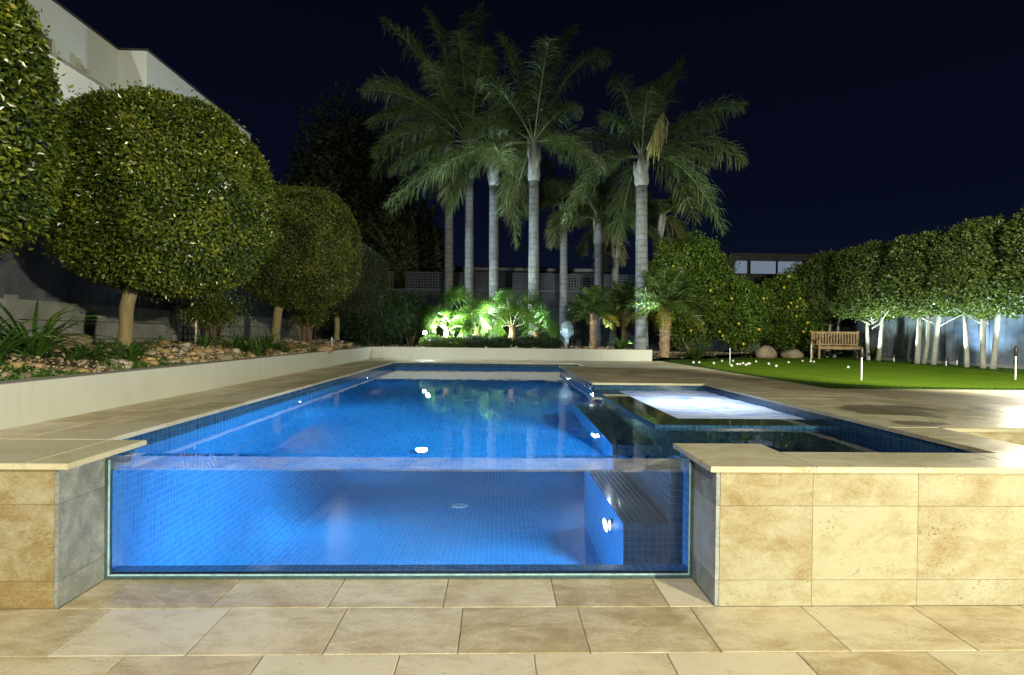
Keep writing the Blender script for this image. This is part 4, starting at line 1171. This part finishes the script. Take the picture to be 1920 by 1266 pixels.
for k, (px, lab, m) in enumerate(((812, 'low shrub closest to the flood lamp, its leaves lit pale', M_lf_citrus), (848, 'low shrub in front of the brightest fan palm', M_lf_citrus), (893, 'low shrub below the pale stems of the middle fan palm', M_lf_bamboo), (940, 'low shrub in front of the tall upright fan leaves', M_lf_bamboo), (988, 'low dark shrub below the rightmost fan palm', M_lf_bamboo), (1030, 'low dark shrub just left of the stone head', M_lf_bamboo))):
    shrub('low_shrub', px, 14.85, 641+(k % 2)*2, (.40, .25, .17), 3500, lab, 'shrub', m, .05, .018, 1.03, GC, seed=60+k, stems=3, core=.75, shell=.4)
# loose shrub on long bare stems in front of the gate, and one further back
for (px, Y, lab, sd, hh_) in ((392, 9.3, 'leggy shrub with reddish bare stems in front of the trellis gate', 71, 0), (575, 12.6, 'thin leafy shrub under the medium ball tree', 72, 1)):
    c = at(px, 590, Y=Y); zb = bed_z(c[0], Y); o = empty('leggy_shrub', (c[0], Y, zb), lab, 'shrub')
    b = MB(); rnd = random.Random(sd); ends = []
    for k in range(8):
        x0 = rnd.uniform(-.35, .35); p0 = np.array([c[0]+x0*.5, Y+rnd.uniform(-.1, .1), zb-.03]); p2 = np.array([c[0]+x0+rnd.uniform(-.15, .15), Y+rnd.uniform(-.2, .2), zb+rnd.uniform(.7, 1.0)])
        m_ = (p0+p2)/2+np.array([rnd.uniform(-.1, .1), 0, 0]); b.tube([p0, m_, p2], [.018, .013, .007], 6); ends.append((m_, p2))
    b.build('stems', simple('reddish_stem', (.28, .15, .10), .7), o, smooth=True)
    n = 5000; kk = rng.integers(0, 8, n); t_ = rng.random(n); A = np.array([e[0] for e in ends])[kk]; B = np.array([e[1] for e in ends])[kk]
    P = A+(B-A)*t_[:, None]+rng.normal(0, [.11, .11, .09], (n, 3)); P[:, 0] += np.where(rng.random(n) < .5, .22, 0)
    V, F, tt = leaves_arrays(P, rand_dirs(n)+[0, 0, -.2], rand_dirs(n), .045*rng.uniform(.6, 1.3, n), .022, rng.random(n)*.8)
    npmesh('foliage', V, F, M_lf_topiary, o, tone=tt)

# ---------------------------------------------------------------- strappy plants
def strappy(base, n, L, w, label, seed, group='strap leaved plants', up=.9, name='strap_plant', mat=None, spread=1.0):
    rnd = random.Random(seed); o = empty(name, base, label, 'plant', group); base = np.array(base, float); L *= 1.0; n = int(n*1.5)
    b = MB()
    for k in range(n):
        a = rnd.uniform(0, 6.283); r0 = rnd.uniform(0, .09*spread); l_ = L*rnd.uniform(.6, 1.15); e0 = R(rnd.uniform(40, 88))*up
        p = base+np.array([math.cos(a)*r0, math.sin(a)*r0, -.01]); d = np.array([math.cos(a)*math.cos(e0), math.sin(a)*math.cos(e0), math.sin(e0)])
        sd = np.array([-math.sin(a), math.cos(a), 0]); tn = rnd.random()*.8+(.2 if rnd.random() < .15 else 0); prev = None; S = 8
        for s_ in range(S+1):
            t = s_/S; ww = w*(.55+.9*t if t < .4 else .91*(1-((t-.4)/.6)**2)+.02)
            q = (p-sd*ww*.5, p+np.array([0, 0, -w*.18]), p+sd*ww*.5)
            if prev:
                b.quad(prev[0], q[0], q[1], prev[1], tn); b.quad(prev[1], q[1], q[2], prev[2], tn)
            prev = q
            d = d+np.array([0, 0, -.30*t*rnd.uniform(.6, 1.3)-.05]); d /= np.linalg.norm(d); p = p+d*l_/S
    b.build('leaves', mat or M_strap, o)
    return o
def bedp(px, py_depthY):
    x = at(px, 650, Y=py_depthY)[0]; return (x, py_depthY, bed_z(x, py_depthY))
strappy(bedp(62, 5.0), 46, .62, .036, 'largest clump of glossy strap leaves at the left, one leaf standing upright', 1, up=.85)
strappy(bedp(-30, 4.4), 34, .55, .036, 'clump of strap leaves cut off by the left edge', 2)
strappy(bedp(130, 5.2), 26, .45, .030, 'drooping strap leaved clump between the largest clump and the rocks', 3, up=.6)
strappy(bedp(243, 5.9), 22, .42, .030, 'small strap plant at the foot of the thick trunk', 4, up=.8)
strappy(bedp(384, 7.9), 26, .36, .030, 'bright green tuft beside a white stake, below the leggy shrub', 5)
strappy(bedp(462, 8.6), 34, .44, .026, 'left half of the long strap leaved clump between the two trunks', 6)
strappy(bedp(500, 9.4), 40, .46, .026, 'right half of the long strap leaved clump between the two trunks', 7)
strappy(bedp(436, 8.2), 30, .36, .026, 'low strap leaved clump at the left end of the long planting', 16)
strappy(bedp(482, 8.4), 36, .40, .026, 'strap leaved clump nearest the wall between the two trunks', 17)
strappy(bedp(528, 9.6), 30, .36, .026, 'strap leaved clump in front of the medium tree trunk', 18)
strappy(bedp(165, 5.4), 26, .36, .028, 'sprawling strap plant in front of the long flat rock', 19, up=.7)
strappy(bedp(587, 10.4), 18, .25, .022, 'small tuft among stones right of the medium ball tree trunk', 8)
strappy(bedp(650, 12.8), 16, .22, .02, 'tiny tuft near the corner of the retaining wall', 9)
x = at(1312, 660, Y=15.2)[0]; strappy((x, 15.5, .80), 46, .62, .045, 'yellow green tuft of strap leaves between the date palm and the boulder', 10, up=.8, mat=M_pyg)
x = at(1640, 660, Y=16.9)[0]; strappy((x, 17.0, .76), 34, .75, .04, 'dark strap plant between the bench and the V shaped trunks', 11)
x = at(1161, 650, Y=14.9)[0]; strappy((x, 14.9, 1.04), 30, .45, .06, 'upright bright fern like plant on the wall left of the thick palm', 12, up=1.0)
# ---------------------------------------------------------------- stones in the left bed
def stone_mat(name, c0, c1):
    g = N(name); p = g.n('TexCoord').outputs['Object']; r_ = g.n('ObjectInfo').outputs['Random']
    f = g.math('ADD', g.math('MULTIPLY', g.noise(p, 9, 4), .5), g.math('MULTIPLY', r_, .5))
    c = g.ramp(f, [(.2, c0), (.55, c1), (.8, tuple(min(1, v*1.25) for v in c1))])
    return g.done(g.principled(color=c, rough=.75, normal=g.bump(g.noise(p, 22, 4), .4, .005)))
M_stone = [stone_mat('river_stone_tan', (.20, .12, .05), (.42, .29, .13)), stone_mat('river_stone_grey', (.14, .12, .09), (.34, .29, .20)), stone_mat('river_stone_brown', (.10, .065, .04), (.30, .20, .11))]
protos = [rock('river_stone', (0, 0, -50), (.075, .06, .042), None, None, 20+k, M_stone[k % 3], sub=2, rough=.5) for k in range(9)]
SG = 'rounded river stones in the left garden bed'
first = set(); rs = random.Random(5); cnt = 0; placed = []
tries = 0
while cnt < 270 and tries < 6000:
    tries += 1
    Y = 4.2+10.2*rs.random()**1.25
    x = -3.60-abs(rs.gauss(0, .42)) - (.0 if Y > 6.3 else .0)
    if Y < 5.9 and rs.random() < .55: continue
    if x < -5.2: continue
    s = rs.uniform(.35, 1.05)*(1.1 if Y > 7 else .9)
    if any((x-a)**2+(Y-c_)**2 < (.052*(s+d_))**2 for a, c_, d_ in placed): continue
    if (x+4.62)**2+(Y-6.45)**2 < .09 or (x+4.62)**2+(Y-11)**2 < .08: continue
    k = cnt % 9
    o = protos[k] if k not in first else protos[k].copy()
    if k in first: col.objects.link(o)
    first.add(k)
    o.location = (x, Y, bed_z(x, Y)+.014*s); o.rotation_euler = (rs.uniform(-.3, .3), rs.uniform(-.3, .3), rs.uniform(0, 6.28)); o.scale = (s, s*rs.uniform(.8, 1.2), s*rs.uniform(.8, 1.3))
    tag(o, 'rounded river stone lying with others in the left garden bed', 'stone', SG)
    placed.append((x, Y, s)); cnt += 1
for (px, Y, r_, lab, m_, sd) in ((118, 6.2, (.34, .2, .12), 'long flat sandstone rock behind the strap leaves at the left', M_rock, 31), (228, 5.6, (.10, .07, .04), 'pale flat angular stone near the wall below the thick trunk', M_rockpale, 32),
                            (6, 5.0, (.13, .1, .06), 'bluish white stone at the left edge of the bed', M_rockpale, 33), (421, 7.2, (.095, .09, .075), 'biggest pale round stone beside the bright tuft', M_stone[1], 34), (593, 10.6, (.28, .18, .10), 'dark slab of rock left of the second white stake', M_stone[2], 35)):
    x = at(px, 650, Y=Y)[0]; rock('garden_rock', (x, Y, bed_z(x, Y)+r_[2]*.45), r_, lab, 'rock', sd, m_, rough=.35)
# small gravel and leaf litter, beyond counting
n = 9000
gy_ = 3.6+10.6*rng.random(n)**1.2; gx_ = -3.6-np.abs(rng.normal(0, .8, n)); k = gx_ > -6.2; gx_, gy_ = gx_[k], gy_[k]; n = len(gx_)
P = np.c_[gx_, gy_, [bed_z(a, c_)+.004 for a, c_ in zip(gx_, gy_)]]
s = rng.uniform(.008, .028, n)
oct_ = np.array([(1, 0, 0), (0, 1, 0), (-1, 0, 0), (0, -1, 0), (0, 0, .7), (0, 0, -.7)])
ang = rng.random(n)*6.28; ca, sa = np.cos(ang), np.sin(ang)
O = oct_[None]*s[:, None, None]*rng.uniform(.6, 1.3, (n, 6, 1))
Ox = O[..., 0]*ca[:, None]-O[..., 1]*sa[:, None]; Oy = O[..., 0]*sa[:, None]+O[..., 1]*ca[:, None]
V = np.stack([Ox+P[:, 0:1], Oy+P[:, 1:2], O[..., 2]+P[:, 2:3]], -1).reshape(-1, 3)
base_f = np.array([(0, 1, 4), (1, 2, 4), (2, 3, 4), (3, 0, 4), (1, 0, 5), (2, 1, 5), (3, 2, 5), (0, 3, 5)])
F = (np.arange(n)[:, None, None]*6+base_f[None]).reshape(-1, 3)
g = N('gravel_mix'); c = g.ramp(g.attr('tone'), [(0, (.06, .04, .025)), (.4, (.22, .15, .08)), (.8, (.42, .33, .20)), (1, (.50, .46, .38))]); Mg = g.done(g.principled(color=c, rough=.85))
tag(npmesh('gravel', V, F, Mg, tone=np.repeat(rng.random(n), 6), smooth=True), kind='stuff')
# creeping ground cover near the wall
n = 16000; y_ = 3.6+7.5*rng.random(n)**1.5; x_ = -3.58-np.abs(rng.normal(0, .5, n)); k = np.array([mnoise.noise(Vector((a*1.7, c_*1.1, 9))) > (.0 if c_ < 6.3 else .28) for a, c_ in zip(x_, y_)]); x_, y_ = x_[k], y_[k]
V, F, t = leaves_arrays(np.c_[x_, y_, [bed_z(a, c_) for a, c_ in zip(x_, y_)]], np.c_[rng.normal(0, 1, (len(x_), 2)), rng.uniform(.2, 1.4, len(x_))], rand_dirs(len(x_)), .05*rng.uniform(.5, 1.2, len(x_)), .016, rng.random(len(x_)))
tag(npmesh('ground_cover', V, F, M_strap, tone=t), kind='stuff')
# litter under the citrus trees and behind the far wall
n = 9000; y_ = rng.uniform(14.6, 18.5, n); x_ = rng.uniform(-3.4, 11.5, n); k = (x_ < 4.2) | (y_ > 15.05+(x_-4.7)*.67); x_, y_ = x_[k], y_[k]
V, F, t = leaves_arrays(np.c_[x_, y_, [bed_z(a, c_)+.004 for a, c_ in zip(x_, y_)]], np.c_[rng.normal(0, 1, (len(x_), 2)), rng.uniform(0, .5, len(x_))], rand_dirs(len(x_)), .07*rng.uniform(.5, 1.2, len(x_)), .03, rng.random(len(x_)))
tag(npmesh('leaf_litter', V, F, Mg, tone=t), kind='stuff')

# stakes and little lights in the beds
def stake(px, Y, h, label):
    x = at(px, 640, Y=Y)[0]; z = bed_z(x, Y); o = empty('white_stake', (x, Y, z), label, 'stake', 'white stakes in the left bed')
    b = MB(); b.tube([(x, Y, z-.02), (x+.004, Y, z+h)], [.012, .009], 8); b.build('shaft', M_white_pl, o)
    b = MB(); b.tube([(x, Y, z+h), (x, Y, z+h+.02), (x+.002, Y, z+h+.09)], [.016, .018, .004], 8); b.build('head', M_white_pl, o)
stake(367, 7.9, .28, 'white stake in front of the leggy shrub'); stake(622, 12.2, .20, 'white stake near the far corner of the left bed')
c = at(1063, 650, Y=14.9); spike((c[0], 14.60, 1.04), 'spike light glowing in front of the stone head', 20, BLUEW, (c[0]+.02, 15.1, 1.55), 80, .08)
c = at(1178, 655, Y=14.9); spike((c[0], 14.8, 1.04), 'spike light shining on the foot of the thick ringed palm', 60, (.8, .93, 1), (c[0]+.42, 15.6, 2.2), 60, .07)
# palm uplights
for (px, Y, tx, ty, pw, lab) in ((1018, 15.0, 1001, 250, 2100, 'spike light aimed up the tallest palm'), (912, 15.2, 903, 250, 2300, 'spike light aimed up the palms left of the middle'), (862, 16.6, 842, 300, 900, 'spike light at the foot of the leftmost palm'), (1072, 17.2, 1060, 400, 260, 'spike light at the foot of the lower dark palm'), (1140, 16.4, 1130, 400, 300, 'spike light between the short shaggy palms')):
    p = at(px, 645, Y=Y); T = at(tx, ty, Y=Y+1.3); spike((p[0], Y, 1.05), lab, pw, (.66, .86, 1), tuple(T), 42, .10)
p = at(1215, 640, Y=14.7); spike((p[0], 14.72, 1.02), 'spike light near the end of the far wall aimed up the thick palm', 1700, (.72, .88, 1), tuple(at(1208, 260, Y=15.8)), 42, .08)
# cool light over the far end of the pool (unseen lamp added for the far wall)
lamp('added_far_fill', 'SPOT', (-5.7, 9.0, 4.3), 0, COOL, (1, 14, .9), size=.1, spot=80) if False else None

# ---------------------------------------------------------------- stone head statue
hc = at(1063, 621, Y=15.25); hz = hc[2]; hx = hc[0]
hd = empty('stone_head', (hx, 15.25, 1.04), 'blue lit stone head statue with closed eyes on a short post behind the far wall', 'statue')
import bmesh
bm = bmesh.new(); bmesh.ops.create_uvsphere(bm, u_segments=48, v_segments=40, radius=1)
def gsn(x, s): return math.exp(-(x/s)**2)
for v in bm.verts:
    x, y, z = v.co
    w = .165*(1-.16*max(0, -z)**1.3*1.0)*(1-.05*max(0, z))
    X_ = x*w; Y_ = y*.19; Z_ = z*.235
    f = max(0, -y)                       # towards the viewer
    if f > .2:
        d = 0
        d += .045*gsn(x, .16)*gsn(z-.0, .30)*(1 if z > -.22 else .3)          # nose ridge
        d += .022*gsn(x, .22)*gsn(z+.17, .09)                                # nose tip
        d -= .020*(gsn(x-.38, .2)+gsn(x+.38, .2))*gsn(z-.12, .11)            # sockets
        d += .014*(gsn(x-.38, .17)+gsn(x+.38, .17))*gsn(z-.07, .07)          # lids
        d += .016*(gsn(x-.36, .3)+gsn(x+.36, .3))*gsn(z-.26, .06)            # brows
        d += .018*gsn(x, .26)*(gsn(z+.40, .045)+gsn(z+.50, .05))             # lips
        d -= .010*gsn(x, .3)*gsn(z+.45, .02)
        d += .020*gsn(x, .3)*gsn(z+.72, .14)                                 # chin
        Y_ -= d*f
    v.co = (X_, Y_, Z_)
me = bpy.data.meshes.new('face'); bm.to_mesh(me); bm.free()
M_statue = simple('blue_grey_stone', (.20, .26, .29), .65, .2, 9, .4); me.materials.append(M_statue)
for p_ in me.polygons: p_.use_smooth = True
fo = bpy.data.objects.new('face', me); fo.parent = hd; fo.location = (0, 0, hz-1.04); col.objects.link(fo)
b = MB()
rs = random.Random(3)
for j in range(6):
    zz = hz+.10+j*.035; rr_ = .178*math.cos(min(1.3, j*.24))
    nn = max(5, int(2*math.pi*rr_/.04))
    for i in range(nn):
        a = 2*math.pi*i/nn+j*.3; p = np.array([hx+math.cos(a)*rr_*.95, 15.25+math.sin(a)*rr_*1.08, zz])
        b.tube([p-np.array([0, 0, .018]), p, p+np.array([0, 0, .018])], [.012, .021, .012], 6)
b.build('curled_hair', M_statue, hd, smooth=True)
b = MB(); b.box(hx-.05, 15.21, 1.02, hx+.05, 15.30, hz-.19); bevel(b.build('post', M_statue, hd), .01)
for s_ in (-1, 1):
    b = MB(); b.tube([(hx+s_*.165, 15.25, hz+.07), (hx+s_*.178, 15.255, hz+.0), (hx+s_*.165, 15.25, hz-.13)], [.014, .026, .014], 8); b.build('ear', M_statue, hd, smooth=True)

# ---------------------------------------------------------------- bench
bx, by, bzg = at(1573, 650, Y=17.4)[0], 17.4, .756
bench = empty('garden_bench', (bx, by, bzg), 'slatted teak garden bench with high arms standing at the back of the green', 'bench', rz=R(-8))
M_teak = simple('teak', (.34, .23, .12), .7, .3, 9, .5)
def bpart(name, boxes, bv=.006):
    b = MB()
    for q in boxes: b.box(*q)
    o = npmesh(name, b.v, b.f, M_teak, bench, b.t, b.m, world_coords=False)
    return bevel(o, bv)
W_ = .78
bpart('seat', [(-W_+.06, -.26+i*.085, .40, W_-.06, -.26+i*.085+.07, .425) for i in range(6)]+[(-W_+.05, -.285, .33, W_-.05, -.262, .40)])
bpart('backrest', [(-W_+.05, .25, .86, W_-.05, .285, .93), (-W_+.05, .25, .46, W_-.05, .285, .51)]+[(-W_+.08+i*.092, .258, .51, -W_+.08+i*.092+.048, .277, .86) for i in range(16)])
for sx_ in (-1, 1):
    x0 = sx_*(W_-.03)-.03
    bpart('leg', [(x0, -.28, 0, x0+.06, -.22, .62)]); bpart('leg', [(x0, .25, 0, x0+.06, .31, .95)])
    bpart('armrest', [(x0-.01, -.30, .62, x0+.07, .25, .65)]); bpart('side_rail', [(x0+.01, -.22, .33, x0+.05, .25, .40)])
# ---------------------------------------------------------------- pins and golf balls
def pin(px, Y, h, r_, label, cap=True):
    x = at(px, 650, Y=Y)[0]; o = empty('practice_pin', (x, Y, .76), label, 'golf pin', 'white pins on the putting green')
    b = MB(); b.tube([(x, Y, .755), (x, Y, .76+h)], [r_, r_], 10); b.build('rod', M_white_pl, o)
    if cap:
        b = MB(); b.tube([(x, Y, .76+h), (x, Y, .76+h+.02), (x, Y, .76+h+.11), (x, Y, .76+h+.15), (x+.01, Y, .76+h+.18)], [r_*1.2, .026, .030, .022, .010], 10); b.build('knob', M_black, o, smooth=True)
c = at(1616, 713, z=.76); pin(1616, c[1], .38, .014, 'nearest white pin with a black knob, standing on the lit part of the green')
c = at(1906, 712, z=.76); pin(1905, c[1], .42, .012, 'white pin with a black knob in shadow at the far right')
c = at(1369, 684, z=.76); pin(1369, c[1], .42, .012, 'thin white pin left among most of the golf balls', False)
c = at(1521, 679, z=.76); pin(1521, c[1], .50, .012, 'thin white pin in front of the bench', False)
M_ball = simple('golf_ball_white', (.80, .80, .76), .4, .03, 300, .2)
import bmesh as _b
bm = _b.new(); _b.ops.create_icosphere(bm, subdivisions=3, radius=.0215); me = bpy.data.meshes.new('golf_ball'); bm.to_mesh(me); bm.free(); me.materials.append(M_ball)
for p_ in me.polygons: p_.use_smooth = True
NB = [(267,748),(296,748),(369,752),(410,740),(465,740),(458,764),(487,757),(501,757),(515,752),(530,760),(541,755),(548,754),(580,743),(644,755),(681,766),(743,747),(812,740),(853,742),(869,744),(1041,772)]
BL = {0: 'golf ball farthest left on the green', 2: 'lone golf ball left of the first thin pin', 5: 'golf ball at the foot of the first thin pin', 13: 'golf ball right of the row, upper of a pair', 14: 'golf ball right of the row, lower of a pair', 15: 'single golf ball midway between the two thin pins', 17: 'golf ball touching the foot of the pin by the bench', 19: 'lone golf ball nearest the camera, left of the black knobbed pin'}
for i, (zx, zy) in enumerate(NB):
    p = at(1200+zx*.375, 400+zy*.375+1.2, z=.76)
    o = bpy.data.objects.new('golf_ball', me); o.location = (float(p[0]), float(p[1]), .7815); o.scale = (1.35,)*3; o.location.z = .76+.029; col.objects.link(o)
    tag(o, BL.get(i, 'white golf ball in the scattered row on the green between the two thin pins'), 'golf ball', 'golf balls scattered on the putting green')

# ---------------------------------------------------------------- far background
bf = empty('lattice_fence', (0, 20.6, 1), 'dark boundary fence topped with square lattice behind the palms', 'fence')
b = MB(); x = -8
M_bfence = simple('back_paling', (.025, .03, .04), .8)
while x < 6.6: b.box(x, 20.6, .9, x+.14, 20.62, 3.15, random.random()); x += .15
b.build('palings', M_bfence, bf)
M_lat = simple('lattice_paint', (.045, .055, .078), .7, .2, 5, .2)
for (x0, x1) in ((-5.6, -4.1), (-3.6, -.1), (.6, 6.4)):
    b = MB(); x = x0
    while x < x1: b.box(x, 20.60, 3.2, x+.035, 20.615, 3.85); x += .115
    z = 3.2
    while z < 3.86: b.box(x0, 20.585, z, x1, 20.6, z+.035); z += .107
    b.build('lattice', M_lat, bf)
b = MB(); b.box(-8, 20.57, 3.15, 6.6, 20.64, 3.2); b.build('rail', M_lat, bf)
nh = empty('neighbour_house', (4, 29, 0), 'low dark roofed house with a pale gutter behind the palm trunks', 'house')
b = MB(); b.box(-3.2, 29, 0, 6.3, 36, 5.0); b.build('wall', simple('neighbour_wall', (.04, .05, .07), .8), nh)
b = MB(); b.box(-3.4, 28.6, 4.96, 6.6, 28.9, 5.12); b.build('gutter', simple('gutter_paint', (.20, .23, .26), .6), nh)
b = MB(); b.quad((-3.4, 28.7, 5.12), (6.6, 28.7, 5.12), (4.6, 33, 5.75), (-1.4, 33, 5.75)); b.quad((-3.4, 37, 5.12), (-3.4, 28.7, 5.12), (-1.4, 33, 5.75), (-1.4, 33.1, 5.75)); b.quad((6.6, 28.7, 5.12), (6.6, 37, 5.12), (4.6, 33.1, 5.75), (4.6, 33, 5.75)); b.build('roof', simple('dark_tiles', (.03, .03, .035), .8), nh)
for (x0, x1) in ((3.9, 4.5), (4.6, 6.0)):
    b = MB(); b.box(x0, 28.94, 4.1, x1, 28.99, 4.75); w_ = b.build('window', M_lat, nh); b = MB(); b.box(x0+.05, 28.92, 4.15, x1-.05, 28.939, 4.70); b.build('pane', M_glassdark, w_)
dh = empty('dark_house', (14, 26, 0), 'dark flat roofed building with three pale windows behind the citrus trees', 'house')
xa, xb = at(1374, 500, Y=26)[0], at(1660, 500, Y=26)[0]; ztp = at(1450, 476, Y=26)[2]; zf = at(1450, 489, Y=26)[2]; zwb = at(1450, 512.5, Y=26)[2]
b = MB(); b.box(xa, 26.1, 0, xb, 34, zwb-.02); b.box(xa, 26.25, zwb-.02, xb, 34, zf); b.build('wall', M_dark, dh)
b = MB(); b.box(xa-.2, 25.9, zf, xb, 34, ztp); b.build('roof', M_dark, dh)
M_blind = emis('lit_blind', (.16, .20, .26), 1.0)
M_blind2 = emis('dim_window', (.018, .024, .036), 1.0)
for (p0, p1, m_) in ((1378, 1402, M_blind), (1408, 1456, M_blind), (1459, 1507, M_blind), (1520, 1538, M_blind2), (1542, 1556, M_blind2)):
    x0, x1 = at(p0, 500, Y=26.1)[0], at(p1, 500, Y=26.1)[0]
    b = MB(); b.box(x0-.07, 26.12, zwb-.01, x0, 26.2, zf-.003); b.box(x1, 26.12, zwb-.01, x1+.07, 26.2, zf-.003); w_ = b.build('window', M_black, dh)
    b = MB(); b.box(x0, 26.18, zwb-.005, x1, 26.2, zf-.004); b.build('pane', m_, w_)
def far_tree(px, Y, ytop, rx, label, seed, n, p=2.0, zb=0):
    top = at(px, ytop, Y=Y); c = np.array([top[0], Y, (top[2]+zb+1.5)/2]); rz = (top[2]-zb-1.5)/2
    o = empty('background_tree', (c[0], Y, zb), label, 'tree')
    b = MB(); b.tube([(c[0], Y, zb), (c[0]+.1, Y, c[2]-rz*.2), (c[0], Y, c[2]+rz*.5)], [.3, .22, .06], 8); b.build('trunk', M_twig, o, smooth=True)
    crown(o, c, (rx, rx*.8, rz), n, .34, .16, M_lf_dark, p=p, amp=.30, seed=seed, shell=.6, core=.6, strays=.1)
    return o
far_tree(652, 30, 188, 3.0, 'tall dark rounded tree standing in the night left of the palms', 81, 14000)
far_tree(592, 31, 275, 2.4, 'dark tree shoulder left of the tallest background tree', 82, 8000)
far_tree(765, 26, 375, 1.7, 'dark tree with fine bare branches just left of the first palm trunk', 83, 8000)
far_tree(718, 28, 330, 1.9, 'dark tree filling the gap between the two darkest crowns', 84, 6000)
# twiggy bare branches of that tree
b = MB(); rs = random.Random(9)
for k in range(26):
    p = at(752, 505, Y=25)+np.array([rs.uniform(-.3, .3), 0, 0]); a = rs.uniform(.35, 2.6); pts = [p]
    for j in range(5): a += rs.uniform(-.18, .18); p = p+np.array([math.cos(a)*.5, rs.uniform(-.1, .1), math.sin(a)*.5]); pts.append(p)
    b.tube(pts, [.03, .024, .018, .013, .009, .004], 5, cap=False)
o = empty('bare_tree', at(752, 600, Y=25), 'leafless twiggy tree in front of the dark crowns left of the palms', 'tree'); b.build('branches', M_twig, o)
